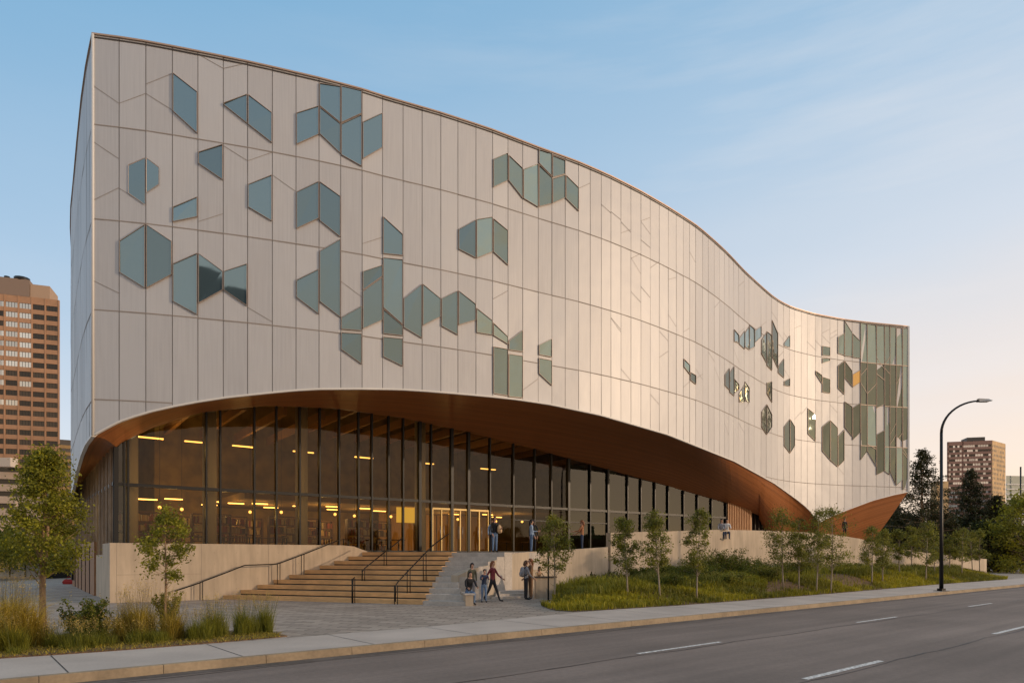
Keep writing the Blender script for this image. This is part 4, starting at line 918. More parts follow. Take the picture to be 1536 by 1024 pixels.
# planted bank (mound) on the right
WX = [p_[0] for p_ in rwl + rwt]; WD = [p_[1] for p_ in rwl + rwt]
front = [(812, 908), (822, 912.5), (835, 915.5), (860, 917), (900, 915), (1016, 907.8), (1100, 901.5), (1208, 893), (1316, 884), (1409, 876), (1511, 868.5)]
fxx = [a for a, _ in front]; fyy = [b for _, b in front]
def fD(x): return (EYE - .15) * F / (float(np.interp(x, fxx, fyy)) - HY)
def bD(x):
    if x < 830: return fD(x) + (x - 812) / 18 * 2.5
    if x > 1440: return float(np.interp(x, [1440, 1511], [64, 58.6]))
    return float(np.interp(x, WX, WD)) - .05
def bz_(x, v):
    d = bD(x) - fD(x); y = v * d; hb = float(np.interp(x, [812, 840, 930, 1040, 1150, 1240, 1300, 1440, 1511], [.02, .25, .5, .62, .55, .75, .8, .6, .02]))
    s = min(1, y / 7); s = s * s * (3 - 2 * s); return .165 + hb * s * (1 + .12 * math.sin(x * .05 + y))
def bank(x, v):
    D = fD(x) + v * (bD(x) - fD(x)); return np.array([(x - CX) / F * D, D, bz_(x, v)])
m = MB(); gx = list(np.arange(812, 1512, 5.0)) + [1511.]; gv = [i / 12 for i in range(13)]
v = [bank(x, w) for x in gx for w in gv]; nn = len(gv)
m.mesh(v, [(i * nn + j, (i + 1) * nn + j, (i + 1) * nn + j + 1, i * nn + j + 1) for i in range(len(gx) - 1) for j in range(nn - 1)], 0, True)
tag(m.build('planted_bank', M_soil), kind='structure')
def bank_pts(n, xr, vr, dens=None):
    out = []
    while len(out) < n:
        x = rng.uniform(*xr); v = rng.uniform(*vr)
        # area weighting: ray columns widen with distance
        D = fD(x) + v * (bD(x) - fD(x))
        if rng.random() > (D * (bD(x) - fD(x) + .5)) / 900: continue
        b = bank(x, v)
        nz = math.sin(b[0] * 1.3 + 2 * math.sin(b[1] * .9)) + math.sin(b[0] * .45 + b[1] * .6)
        if 1150 < x < 1310 and v > .12 and nz > -.5 and v < .85 and rng.random() < .93: continue     # bare soil patch
        if nz > 1.1 and rng.random() < .6: continue
        if dens and not dens(x, v, b): continue
        out.append(b)
    return np.array(out)
def patchval(B, s=.8): return np.clip(.42 + .42 * np.sin(B[:, 0] * s + 1.7 * np.sin(B[:, 1] * s * .8)) + .15 * np.sin(B[:, 0] * s * 3.1 + B[:, 1] * 2.3) + rng.normal(size=len(B)) * .16, 0, 1)
B = bank_pts(60000, (812, 1511), (0.0, 1)); h = rng.uniform(.12, .38, len(B)) * (1 + .45 * np.sin(B[:, 0] * 1.6 + 2 * np.sin(B[:, 1] * 1.3)) ** 2 * np.sin(B[:, 1] * 2.1 + B[:, 0])); tag(blades('bank_grass', B, h, .035, .6, M_grass, vals=patchval(B)), kind='stuff', label='olive green grass covering the planted bank')
B = bank_pts(30000, (835, 1440), (.3, 1)); h = rng.uniform(.2, .6, len(B)) * (.6 + .9 * np.sin(B[:, 0] * .9 + 1 + np.sin(B[:, 1])) ** 2); tag(blades('tall_bank_grass', B, h, .035, .5, M_grassg, vals=patchval(B, .5)), kind='stuff', label='taller darker grass along the wall side of the bank')
# shrubs on the bank
def shrub(name, loc, rad, hgt, leafm, leafsz, n, label, seed, group=None, stems=7, openness=1.0, cat='shrub'):
    r = np.random.default_rng(seed); t = empty(name, loc, label, cat, group)
    sb = MB(); C = []; V_ = []
    for k in range(stems):
        th = r.uniform(0, 2 * np.pi); tip = np.array([math.cos(th) * rad * r.uniform(.2, .9), math.sin(th) * rad * r.uniform(.2, .9), hgt * r.uniform(.65, 1.0)])
        p1 = tip * np.array([.35, .35, .5]); sb.tube([(0, 0, 0), tuple(p1), tuple(tip)], [.014, .01, .004], 4)
        m_ = int(n / stems); f = r.uniform(.15, 1, m_)[:, None]
        P_ = np.where(f < .5, p1 * f * 2, p1 + (tip - p1) * (f - .5) * 2); C.append(P_ + r.normal(size=(m_, 3)) * rad * .17 * openness * (1.25 - f)); V_.append(np.clip(r.uniform(.1, .7) + r.normal(size=m_) * .2, 0, 1))
    sb.build('stems', M_trunk).parent = t; leafmesh('foliage', np.concatenate(C), leafsz, leafm, t, up=.6, vals=np.concatenate(V_)); return t
sh = [(1048, .85, 1.6, 1.15, M_leafbush, 'dark bush against the wall, between lone sapling and tall shrub'), (1130, .85, 1.7, 1.3, M_leafbush, 'high dark bush against the wall, left of four saplings'), (1060, .55, 1.4, .8, M_leafbush, 'low dark bush in front of the bushes by the wall'), (1150, .45, 1.5, .75, M_leaf2, 'lighter low bush left of the bare soil'), (1180, .95, 1.6, 1.0, M_leafbush, 'bush at the wall behind the leftmost of four saplings'), (995, .92, 1.2, .9, M_leafbush, 'bush hugging the wall right of the pale slim trunk'), (1075, .8, 1.3, 1.35, M_leaf2, 'lighter green shrub between the two dark shrubs by the wall'), (1104, .8, 1.5, 1.45, M_leafbush, 'leafy shrub touching the right side of the tall dark one'), (1158, .72, 1.5, 1.05, M_leafbush, 'dark shrub directly under the leftmost of four saplings'), (1215, .8, 1.5, .9, M_leaf2, 'light green shrub behind the third of four saplings'),
      (1022, .82, 1.2, 1.0, M_leaf2, 'light green shrub by the wall left of the lone sapling'), (958, .85, .9, .75, M_leafbush, 'low shrub at the wall between the notch saplings'), (1270, .8, 1.6, .7, M_leafbush, 'low scrub on the bank behind the bare soil'), (1335, .6, 1.8, .6, M_leaf2, 'low light scrub left of the far saplings'), (1095, .35, 1.2, .6, M_leaf2, 'low light green mound in front of the tall dark shrub'), (1010, .4, 1.1, .55, M_leafbush, 'low dark mound in the grass left of the lone sapling'),
      (1092, .72, 1.5, 1.75, M_leafbush, 'tall dark green shrub rising against the concrete wall in the middle of the bank'),
      (1066, .70, 1.5, .95, M_leafbush, 'low dark shrub just left of the tall shrub on the bank'), (1120, .66, 1.7, 1.0, M_leafbush, 'broad dark shrub just right of the tall shrub on the bank'),
      (1036, .7, 1.4, .75, M_leafbush, 'dark shrub on the bank behind the third sapling from the left'), (1008, .75, 1.3, .8, M_leafbush, 'loose shrub against the wall between second and third saplings'), (1145, .6, 1.5, .85, M_leafbush, 'bushy shrub left of the cluster of four saplings'),
      (912, .9, .4, .75, M_leafD, 'thin leafy weed against the wall left of the second sapling'), (888, .93, .4, .8, M_leafD, 'thin leafy weed against the wall below its notch'), (934, .85, .5, .7, M_leafbush, 'small shrub at the wall beside the second sapling trunk'), (1190, .8, 1.6, .7, M_leafbush, 'low green shrub behind the cluster of four saplings'), (980, .8, 1.0, .8, M_leafbush, 'green shrub against the wall near the third sapling')]
for k, (x, v, rad, hh, mm, lb) in enumerate(sh): shrub('shrub', bank(x, v), rad, hh, mm, .085, 3300 if rad > .6 else 220, lb, 40 + k, 'shrubs on the planted bank', stems=18 if rad > .6 else 6)
# saplings (x, base y, top y, crown width px, label)
SAP = [(832, 897, 775, 52, 'small sapling with a bare lower trunk at the left tip of the bank'), (941, 893, 778, 46, 'sapling by the wall notch, first of the close pair'), (989, 899, 768, 46, 'sapling just right of the wall notch pair, pale slim trunk'), (1044, 900, 764, 46, 'lone slender sapling left of the tall dark shrub'),
 (1175, 883, 763, 58, 'wide-crowned sapling, leftmost of the cluster of four'), (1199, 886, 778, 40, 'slim sapling, second of the cluster of four'), (1225, 889, 768, 46, 'sapling with straight trunk, third of the cluster of four'), (1246, 889, 765, 60, 'broad sapling at the right end of the cluster of four'),
 (1307, 876, 790, 38, 'sapling left of the street lamp, near the hull-shaped wood wall'), (1323, 875, 795, 30, 'narrow sapling right beside the one under the hull-shaped wood'), (1349, 862, 795, 28, 'small far sapling in front of the sloping wall'), (1368, 858, 788, 26, 'slender far sapling at the end of the wall'), (1389, 872, 786, 46, 'bushy sapling just left of the tall street lamp'),
 (1424, 858, 800, 30, 'sapling just right of the tall street lamp'), (1442, 861, 795, 36, 'fuller far sapling, second right of the tall street lamp'), (1458, 858, 797, 26, 'thin far sapling before the pale-trunked one'), (1469, 858, 795, 20, 'far sapling with a pale straight trunk'), (1402, 860, 800, 26, 'far sapling partly behind the tall street lamp pole'), (1528, 853, 814, 34, 'small tree standing alone on the far pavement at right')]
for k, (x, yb, yt, w, lb) in enumerate(SAP):
    if x < 1511:
        best = None
        for q in range(0, 100):
            b = bank(x, q / 100 * .97); y = HY + (EYE - b[2]) * F / b[1]
            if best is None or abs(y - yb) < best[0]: best = (abs(y - yb), b)
        b = best[1]
    else: b = np.array(G(x, yb))
    hgt = (yb - yt) * b[1] / F * 1.0; rad = w / 2 / F * b[1]
    t = make_tree('sapling_tree', hgt, hgt * .34, rad, M_leaf2, .085 if b[1] < 45 else .12, 64 if b[1] < 45 else 40, 60, rad * .17, .028 + .0003 * b[1], lb, 100 + k, trunkm=M_trunk_pale, group='young saplings along the planted bank',
        env=(lambda rad: (lambda z: rad * .98 * (1 - z) ** .38 * min(1, (z + .25) * 2.2)))(rad))
    t.location = b; t.rotation_euler = (random.uniform(-.035, .035), random.uniform(-.05, .05), 0)

# near bed: tufts and shrubs
def tuft(x, y, rad, hgt, n, m_, label, seed, lean=.5, w=.008, name='grass_clump', vals=None):
    p = G(x, y); t = empty(name, p, label, 'ornamental grass', 'grass clumps in the near planting bed'); r = np.random.default_rng(seed)
    k = 5 + int(rad * 12); cs = r.normal(size=(k, 2)) * rad * .42; ch = r.uniform(.55, 1.1, k); which = r.integers(0, k, n)
    q = cs[which] + r.normal(size=(n, 2)) * rad * .17; base = np.concatenate([q, np.full((n, 1), .0)], 1)
    hh = hgt * ch[which] * (.25 + .95 * r.random(n) ** 1.2) * np.clip(1.12 - np.linalg.norm(q, axis=1) / rad * .4, .35, 1.15)
    o = blades('blades', base, hh, w * .75, lean, m_, t, vals=np.clip(r.normal(size=n) * .28 + .35 + .3 * (hh / hgt), 0, 1))
    ns = int(n * .07); top = base[:ns] + np.stack([r.normal(size=ns) * .12, r.normal(size=ns) * .12, hh.max() * r.uniform(.6, .98, ns)], 1)
    stalk = MB()
    for i in range(min(ns, 60)): stalk.tube([tuple(base[i]), tuple(top[i])], [.0025, .0015], 3, 0, False, False)
    stalk.build('stalks', m_).parent = t
    C = (top[:60, None, :] + r.normal(size=(min(ns, 60), 12, 3)) * np.array([.018, .018, .06])).reshape(-1, 3)
    leafmesh('seed_heads', C, .028, M_seed, t, aspect=.3, up=0)['kind'] = 'stuff'
    return t
tuft(6, 972, .50, 1.34, 5200, M_gold, 'big clump of golden fountain grass, leftmost in the near bed', 1, .55)
tuft(38, 970, .40, 1.16, 4200, M_gold, 'golden grass clump just right of the leftmost one', 2, .6)
tuft(20, 977, .42, 0.66, 3000, M_grassg, 'low green grass at the foot of the golden clumps', 3, .7)
tuft(-40, 980, .5, 1.23, 3600, M_gold, 'golden grass clump cut by the left edge of the picture', 21, .5)
tuft(88, 972, .30, 0.47, 1500, M_grassg, 'short green grass between the tall tree and the dark shrub', 4, .8)
tuft(188, 962, .30, 1.05, 2800, M_gold, 'upright golden grass right of the dark shrub', 5, .4)
tuft(212, 962, .26, 1.13, 2400, M_gold, 'tall tan grass beside the small round-headed tree', 6, .4)
tuft(262, 960, .34, 0.87, 2600, M_gold, 'yellow-green grass in front of the small round-headed tree', 7, .5)
tuft(228, 965, .4, 0.55, 2200, M_grassg, 'low green grass around the small tree trunk', 8, .7)
tuft(300, 960, .34, 0.58, 2200, M_grassg, 'low green grass clump right of the small tree', 9, .6)
tuft(325, 956, .30, 0.81, 2000, M_grassg, 'feathery green clump with a tall seed stalk', 10, .45)
tuft(362, 952, .34, 0.76, 2400, M_grassg, 'feathery green clump, second from the right end of the near bed', 11, .45)
tuft(396, 950, .26, 0.76, 2000, M_grassg, 'feathery green clump at the right tip of the near bed', 12, .4)
tuft(120, 972, .4, 0.44, 1600, M_grassg, 'short grass under the dark leafy shrub', 13, .8)
tuft(150, 968, .3, 0.50, 1200, M_grassg, 'grass fringe right under the dark leafy shrub', 14, .8)
shrub('shrub', G(128, 966), .62, .98, M_leafbush, .06, 5200, 'dark leafy shrub with upright shoots in the near bed', 60, stems=26)
shrub('shrub', G(112, 962), .42, .72, M_leafbush, .055, 1500, 'sparser leafy shrub at the left side of the dark one', 61, stems=12)
shrub('shrub', G(155, 962), .40, .74, M_leaf, .05, 1700, 'lighter green shrub at the right side of the dark one', 62, stems=14)
shrub('shrub', G(252, 955), .42, 1.12, M_leaf, .055, 3000, 'tall leafy shrub around the trunk of the small round-headed tree', 63, stems=16)
# litter / straw on the soil
q = []
for _ in range(5000):
    x = rng.uniform(-60, 420); f = rng.uniform(.05, .95); yf = np.interp(x, [-60, 0, 175, 330, 431], [992, 987, 975.5, 963, 954]); yb = np.interp(x, [-60, 0, 160, 300, 431], [960, 957, 950, 946, 950]); g_ = G(x, yf + (yb - yf) * f, .178); q.append(tuple(g_))
tag(blades('dry_litter', np.array(q), rng.uniform(.03, .12, len(q)), .012, 1.6, M_gold, droop=.5), kind='stuff', label='dry straw and short weeds scattered over the bed soil')

# conifers and dark trees at right, trees left behind
def conifer(h, rad, seed, label, loc, cb=.06):
    r = np.random.default_rng(seed); t = empty('conifer_tree', loc, label, 'conifer', 'dark conifers beyond the library'); tb = MB()
    tb.tube([(0, 0, 0), (0, 0, h * .5), (0, 0, h)], [h * .016, h * .009, .02], 7); C = []; V_ = []
    nbr = 190
    for k in range(nbr):
        z = h * (cb + (1 - cb) * (k / nbr) ** .85); f = (z / h); L_ = rad * (1 - f) ** .85 * r.uniform(.35, 1.2) + .15; th = r.uniform(0, 2 * math.pi)
        dirv = np.array([math.cos(th), math.sin(th), 0]); end = dirv * L_ + np.array([0, 0, z + L_ * r.uniform(-.12, .3)]); st_ = np.array([0, 0, z])
        if k % 2 == 0: tb.tube([tuple(st_), tuple(end)], [.05, .012], 4)
        m_ = int(26 + 95 * L_ / rad); s = r.uniform(.12, 1, m_)[:, None]; Pp = st_ + (end - st_) * s + r.normal(size=(m_, 3)) * np.array([.12, .12, .06]) * (1.35 - s * .8) * (rad / 3); Pp[:, 2] -= (r.random(m_) ** 2) * .35
        C.append(Pp); V_.append(np.clip(r.uniform(.1, .6) + r.normal(size=m_) * .15, 0, 1))
    tb.build('trunk', M_trunk).parent = t; leafmesh('crown', np.concatenate(C), .34, M_needle, t, aspect=.32, vals=np.concatenate(V_)); return t
def at(x, D): return P(x, D, .15)
conifer((840 - 668) / F * 82 * 1.07, 7.6, 1, 'tall dark conifer just right of the library end, pointed against the sky', at(1383, 82))
conifer((840 - 688) / F * 90, 7.0, 2, 'dark pointed conifer in front of the brown office tower', at(1456, 90))
conifer((840 - 726) / F * 88, 6.6, 3, 'shorter dark conifer right of the pointed one', at(1495, 88))
conifer((840 - 752) / F * 84, 4.0, 4, 'lower dark conifer between the two pointed ones', at(1420, 84))
conifer((840 - 735) / F * 95, 4.5, 6, 'dark conifer behind the library wood hull', at(1345, 98))
for k, (x, D, yt, rad, lb) in enumerate([(1318, 92, 775, 4.2, 'dark tree right behind the library hull base'), (1350, 86, 765, 4.5, 'dark broad tree below the tall conifer'), (1395, 88, 758, 5, 'dark broad tree behind the tall street lamp'), (1440, 92, 772, 4.5, 'dark broad tree under the pointed conifer'), (1480, 86, 775, 4.2, 'dark broad tree behind the distant twin lamp'), (1515, 90, 752, 5.0, 'dark tree at the right, before the glass building'), (1540, 80, 735, 4.6, 'green tree cut by the right edge of the picture')]):
    h = (848 - yt) / F * D; t = make_tree('broadleaf_tree', h, .2, rad, M_leafD if k < 6 else M_leaf, .34, 130, 60, .55, .16, lb, 200 + k, group='dark trees beyond the library', env=lambda z, rad=rad: rad * (math.sin(math.pi * min(1, z * .7 + .28)) ** .6)); t.location = at(x, D)
for k, (x, D, yt, rad, lb) in enumerate([(22, 60, 790, 2.6, 'green tree behind the low fence, under the left tower'), (-15, 55, 770, 2.8, 'green tree cut by the left edge behind the near tall tree'), (88, 78, 775, 2.6, 'green tree between the low fence and the library side')]):
    h = (848 - yt) / F * D; t = make_tree('broadleaf_tree', h, h * .28, rad, M_leaf, .22, 100, 60, .35, .1, lb, 220 + k, group='trees left of the library'); t.location = at(x, D)
# opposite side of the street, seen in the glass
for k, (x, y) in enumerate([(-14, -30), (-3, -33), (20, -34)]):
    t = make_tree('broadleaf_tree', 11 + k, 2.5, 4.2, M_leafD, .4, 120, 45, .6, .2, ['large street tree across the road behind the viewer, left one', 'large street tree across the road behind the viewer, middle one', 'large street tree across the road behind the viewer, right one'][k], 240 + k, group='street trees across the road'); t.location = (x, y, 0)
# ---------- towers ----------
def tower(name, A, B, depthv, ztop, z0, floors, bays, wallm, winms, label, cat='office tower', fh=None, pier=.42, sill=.45, maxwin=100, podium=None, zbase=0):
    """A,B: plan points of the visible front left/right; depthv: plan vector to the back"""
    A = Vector(A); B = Vector(B); dv = Vector(depthv); t = empty(name, (A.x, A.y, zbase), label, cat)
    d = (B - A); L_ = d.length; d.normalize(); n = Vector((d.y, -d.x)); m = MB()
    core = [A - n * .5, B - n * .5 , B + dv, A + dv]
    m.prism(core, zbase, ztop - .01)
    fh = fh or (ztop - z0 - 1.5) / floors; bw = L_ / bays
    mb = MB()
    for f in range(floors + 1):
        z1 = ztop if f == 0 else ztop - 2.2 - (f - 1) * fh - (fh * (1 - sill)); 
        zb = ztop - 2.2 if f == 0 else z1 - fh * sill
        if f == floors: zb = zbase
        m.wallseg(A, B, .5, zb, zb, z1, z1)
    for b in range(bays + 1):
        p = A + d * (bw * b); q = p + d * (-pier / 2); r_ = p + d * (pier / 2)
        m.wallseg(q + n * .12, r_ + n * .12, .62, zbase, zbase, ztop - .05, ztop - .05)
    m.build('wall', wallm, t)
    cnt = 0; rest = MB()
    for f in range(floors):
        zt = ztop - 2.2 - f * fh; zb = zt - fh * (1 - sill)
        for b in range(bays):
            p = A + d * (bw * b + pier / 2 + .02) - n * .2; q = A + d * (bw * (b + 1) - pier / 2 - .02) - n * .2
            tgt = MB() if cnt < maxwin else rest; mi = (3 if (f < 11 and b < bays - 2 and random.random() < .85) else random.choice((0, 1, 2, 2))) if len(winms) > 3 else random.choice(range(len(winms)))
            tgt.face([(p.x, p.y, zb), (q.x, q.y, zb), (q.x, q.y, zt), (p.x, p.y, zt)], mi)
            for k in (.25, .5, .75):
                c = p.lerp(q, k) + n * .05; tgt.face([(c.x - d.x * .05, c.y - d.y * .05, zb), (c.x + d.x * .05, c.y + d.y * .05, zb), (c.x + d.x * .05, c.y + d.y * .05, zt), (c.x - d.x * .05, c.y - d.y * .05, zt)], len(winms))
            if cnt < maxwin: tgt.build('window', winms + [M_frame], t)
            cnt += 1
    if rest.f: o = rest.build('window_grid', winms + [M_frame], t); o['kind'] = 'stuff'
    return t
M_brick = add_layer(mat('tower_brown', (.42, .235, .135), .85, noise=.08, nscale=.6), .05, .15)
M_wd = mat('win_dark', (.02, .018, .015), .15); M_wd2 = mat('win_dark_curtain', (.06, .045, .03), .3)
M_wl = window_glass('win_reflect', (.55, .60, .62), .08, .8, 0)
D2 = 216
pB = Vector(P(88, 216)[:2]); dd = Vector((14.7, 5.4)).normalized(); ztop = EYE + 385 / F * 216
pA = pB - dd * 3.62 * 8; BW = 3.62
t = tower('office_tower', pA, pB, Vector((-.62, .78)) * 24, ztop, 6, 25, 8, M_brick, [M_wd, M_wd, M_wd2, M_wl], 'tall brown concrete office tower with rows of square windows at the left edge', fh=3.08)
m = MB(); m.wallseg(pB - dd * 26, pB - dd * 7.9, 10, ztop - .1, ztop - .1, ztop + 5.3, ztop + 5.3); m.build('penthouse', mat('penthouse_brown', (.25, .18, .14), .9), t)
m = MB(); m.wallseg(pB - dd * 7.9 + Vector((0, .3)), pB - dd * 2.6 + Vector((0, .3)), 9, ztop - .1, ztop - .1, ztop + 4.2, ztop + 4.2); m.build('penthouse', mat('penthouse_tan', (.42, .29, .20), .9), t)
for a, w in ((17.5, 1.4), (14.6, 1.6), (10.6, 4.4)):
    m = MB(); q = pB - dd * a + Vector((-.6, 2)); m.tube([(q.x, q.y, ztop + 5.2), (q.x, q.y, ztop + 6.3)], w / 2, 12); m.build('rooftop_fan', M_frame, t)
# stepped base of the tower
pm = mat('tower_base_beige', (.40, .31, .24), .85, noise=.06, nscale=.5)
q0 = P(88, 205); bA = Vector(P(-60, 196)[:2]); bB = Vector(P(64, 203)[:2])
bt_ = empty('podium_block', (bA.x, bA.y, 0), 'stepped beige terraced block at the foot of the brown tower', 'building')
m = MB(); 
for k in range(8):
    z0 = k * 3.6; m.wallseg(bA, bB, 8, z0, z0, z0 + 2.1, z0 + 2.1); m.wallseg(bA + Vector((0, .8)), bB + Vector((0, .8)), 8, z0 + 2.1, z0 + 2.1, z0 + 3.6, z0 + 3.6, 1)
m.build('wall', [pm, M_wd], bt_)
m = MB(); q = Vector(P(12, 198)[:2]); m.box((q.x, q.y, 29.8), (3.6, 3, 2.6)); m.build('terrace_box', mat('terrace_white', (.55, .46, .38), .8), bt_)
for k in range(6): m = MB(); q = Vector(P(4 + k * 11, 197)[:2]); m.box((q.x, q.y - .5, 10 + 3.6 * (k % 4)), (.5, 1.2, 3.6)); m.build('pier', pm, bt_)
# striped office block seen in the gap
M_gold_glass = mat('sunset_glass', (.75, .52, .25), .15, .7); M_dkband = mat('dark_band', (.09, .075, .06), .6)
A = Vector(P(80, 300)[:2]); B = Vector(P(128, 306)[:2]); t = empty('office_block', (A.x, A.y, 0), 'distant office block with golden window bands in the gap left of the library', 'building')
m = MB(); zt = EYE + 177 / F * 300; z = 0; k = 0
m.wallseg(A, B, 20, 0, 0, zt, zt, 0); m.build('wall', M_dkband, t)
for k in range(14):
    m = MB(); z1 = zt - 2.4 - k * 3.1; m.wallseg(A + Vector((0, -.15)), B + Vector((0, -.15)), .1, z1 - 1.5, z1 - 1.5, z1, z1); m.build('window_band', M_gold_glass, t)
# right brown tower
M_rb = mat('tower_redbrown', (.36, .20, .145), .85, noise=.08, nscale=.4); M_rg = mat('sunlit_gold', (.56, .36, .17), .7, noise=.25, nscale=.35, vscale=(1, 1, .5))  # gold: low sun on the side wall put into its colour
k0 = 450 * 172.5
PA = Vector(P(1421.3, k0 / 172.5)[:2]); PC = Vector(P(1488.5, k0 / 175)[:2]); PD = Vector(P(1508.3, k0 / 169.5)[:2]); zt = EYE + k0 / F
t = empty('office_tower', (PA.x, PA.y, 0), 'brown banded office tower with a sunlit golden side at the right', 'office tower')
m = MB(); back = PA + (PD - PC); m.prism([PA + Vector((.0, .6)), PC + Vector((-.3, .6)), PD + Vector((-.4, 0)), back], 0, zt - .1)
FHT = 3.05; nf = 24
for f in range(nf):
    z1 = zt - (0 if f == 0 else 1.0 + f * FHT); z0 = zt - 1.0 - f * FHT - 1.65 if f else zt - 2.6; z0 = (zt - 1.0 - (f + 1) * FHT + 1.45)
    m.wallseg(PA, PC, .5, z0, z0, z1, z1)
m.wallseg(PA, PA + (PC - PA).normalized() * .8, .7, 0, 0, zt - .1, zt - .1)
m.wallseg(PA.lerp(PC, .33), PA.lerp(PC, .36), .7, 0, 0, zt - .1, zt - .1); m.build('wall', M_rb, t)
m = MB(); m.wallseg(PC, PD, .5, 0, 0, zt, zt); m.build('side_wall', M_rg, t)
M_wsky = window_glass('win_sky', (.62, .62, .62), .1, .6, 0)
for f in range(nf):
    z1 = zt - 1.0 - (f + 1) * FHT + 1.45
    for a, b in ((.03, .33), (.36, .62), (.63, .98)):
        m = MB(); p, q = PA.lerp(PC, a) + Vector((0, .25)), PA.lerp(PC, b) + Vector((0, .25)); nn_ = 6
        for k in range(nn_):
            u, v = p.lerp(q, k / nn_), p.lerp(q, (k + .88) / nn_); m.face([(u.x, u.y, z1 - 1.5), (v.x, v.y, z1 - 1.5), (v.x, v.y, z1 + .05), (u.x, u.y, z1 + .05)], random.choice((0, 0, 1, 1)))
        m.build('window_band', [M_wsky, M_wd2], t)
    if f < 20:
        m = MB()
        for k in range(9):
            a = (k + .25 + random.uniform(-.1, .1)) / 9; u, v = PC.lerp(PD, a), PC.lerp(PD, a + .045); nn_ = nrm(PC, PD) * .06
            if random.random() < .8: m.face([(u.x + nn_.x, u.y + nn_.y, z1 - 1.6), (v.x + nn_.x, v.y + nn_.y, z1 - 1.6), (v.x + nn_.x, v.y + nn_.y, z1 - .1), (u.x + nn_.x, u.y + nn_.y, z1 - .1)])
        if m.f: m.build('side_window', M_wd2, t)
m = MB(); m.wallseg(PA.lerp(PC, .44), PA.lerp(PC, .84), 10, zt - .2, zt - .2, zt + 2.4, zt + 2.4); m.build('penthouse', M_dkband, t)
# glass office at the far right
A = Vector(P(1509, 400)[:2]); B = Vector(P(1570, 405)[:2]); zt = EYE + 122 / F * 400
t = empty('glass_office', (A.x, A.y, 0), 'low pale glass office with white floor bands at the right edge', 'building')
m = MB(); m.prism([A, B, B * 1.05, A * 1.05], 0, zt); m.build('glass_wall', window_glass('office_glass', (.45, .50, .48), .15, .6, 0), t)
for k in range(14): m = MB(); z1 = zt - 5.5 - k * 2.9; m.wallseg(A + Vector((0, -.6)), B + Vector((0, -.6)), .6, z1, z1, z1 + .7, z1 + .7); m.build('floor_band', M_white, t)
m = MB(); 
q = P(1531, 398); m.tube([(q.x, q.y, zt - 30), (q.x, q.y, zt + 5)], .45, 6); m.build('mast', M_frame, t)
# lit low block glimpsed between conifers
q = P(1409, 200); t = empty('far_building', (q.x, q.y, 0), 'pale sunlit block glimpsed left of the brown banded tower', 'building')
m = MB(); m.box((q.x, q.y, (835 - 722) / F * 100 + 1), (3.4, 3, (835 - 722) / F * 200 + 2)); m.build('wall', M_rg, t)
# office across the road behind the viewer: its roofline shows in the glass
t = empty('office_block', (0, -48, 0), 'long dark office block across the road behind the viewer', 'building')
m = MB(); m.box((-8, -52, 18), (64, 14, 36)); m.box((10, -50, 38), (20, 9, 5)); m.build('wall', mat('dark_stone', (.09, .085, .075), .8), t)
for k in range(9): m = MB(); m.box((-8, -44.9, 3.2 + k * 3.7), (61, .1, 1.5)); m.build('window_band', M_wd, t)

# ---------- left background bits ----------
f0, f1 = G(-30, 866.5), G(62, 868)
t = empty('low_fence', f0, 'low pale panel fence with dark posts at the far left of the plaza', 'fence')
dd_ = (f1 - f0)
for k in range(4):
    m = MB(); a, b = f0 + dd_ * (k / 4 + .01), f0 + dd_ * ((k + 1) / 4 - .01); m.wallseg(a, b, .08, .3, .3, 1.55, 1.55); m.build('panel', mat('fence_panel', (.42, .40, .37), .6) if 'fence_panel' not in MATS else MATS['fence_panel'], t)
m = MB(); m.wallseg(f0 + Vector((0, -.1, 0)), f1 + Vector((0, -.1, 0)), .3, .14, .14, .34, .34); m.build('base_kerb', M_conc, t)
for k in range(5): m = MB(); p = f0 + dd_ * (k / 4); m.box((p.x, p.y, .95), (.1, .14, 1.6)); m.build('post', M_black, t)
# dark doorway structure
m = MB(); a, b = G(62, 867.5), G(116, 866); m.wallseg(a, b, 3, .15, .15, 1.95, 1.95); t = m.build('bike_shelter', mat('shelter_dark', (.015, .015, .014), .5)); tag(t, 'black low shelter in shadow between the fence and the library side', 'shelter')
m = MB(); q = G(106, 875.5); pts = [(-.34, -.2, 0), (.34, -.2, 0), (.34, .2, 0), (-.34, .2, 0)]
m.mesh([(q.x + x, q.y + y, .155 + z) for x, y, z in [(-.42, -.2, 0), (.42, -.2, 0), (.42, .2, 0), (-.42, .2, 0), (-.46, -.22, .16), (.46, -.22, .16), (.46, .22, .16), (-.46, .22, .16), (-.34, -.14, .34), (.34, -.14, .34), (.34, .14, .34), (-.34, .14, .34)]], [(3, 2, 1, 0), (0, 1, 5, 4), (1, 2, 6, 5), (2, 3, 7, 6), (3, 0, 4, 7), (4, 5, 9, 8), (5, 6, 10, 9), (6, 7, 11, 10), (7, 4, 8, 11), (8, 9, 10, 11)])
m.tube([(q.x - .2, q.y - .15, .48), (q.x - .12, q.y - .15, .66), (q.x + .12, q.y - .15, .66), (q.x + .2, q.y - .15, .48)], .02, 6)
tag(m.build('duffel_bag', mat('red_canvas', (.30, .015, .012), .8)), 'red bag lying on the paving by the library side wall', 'bag')

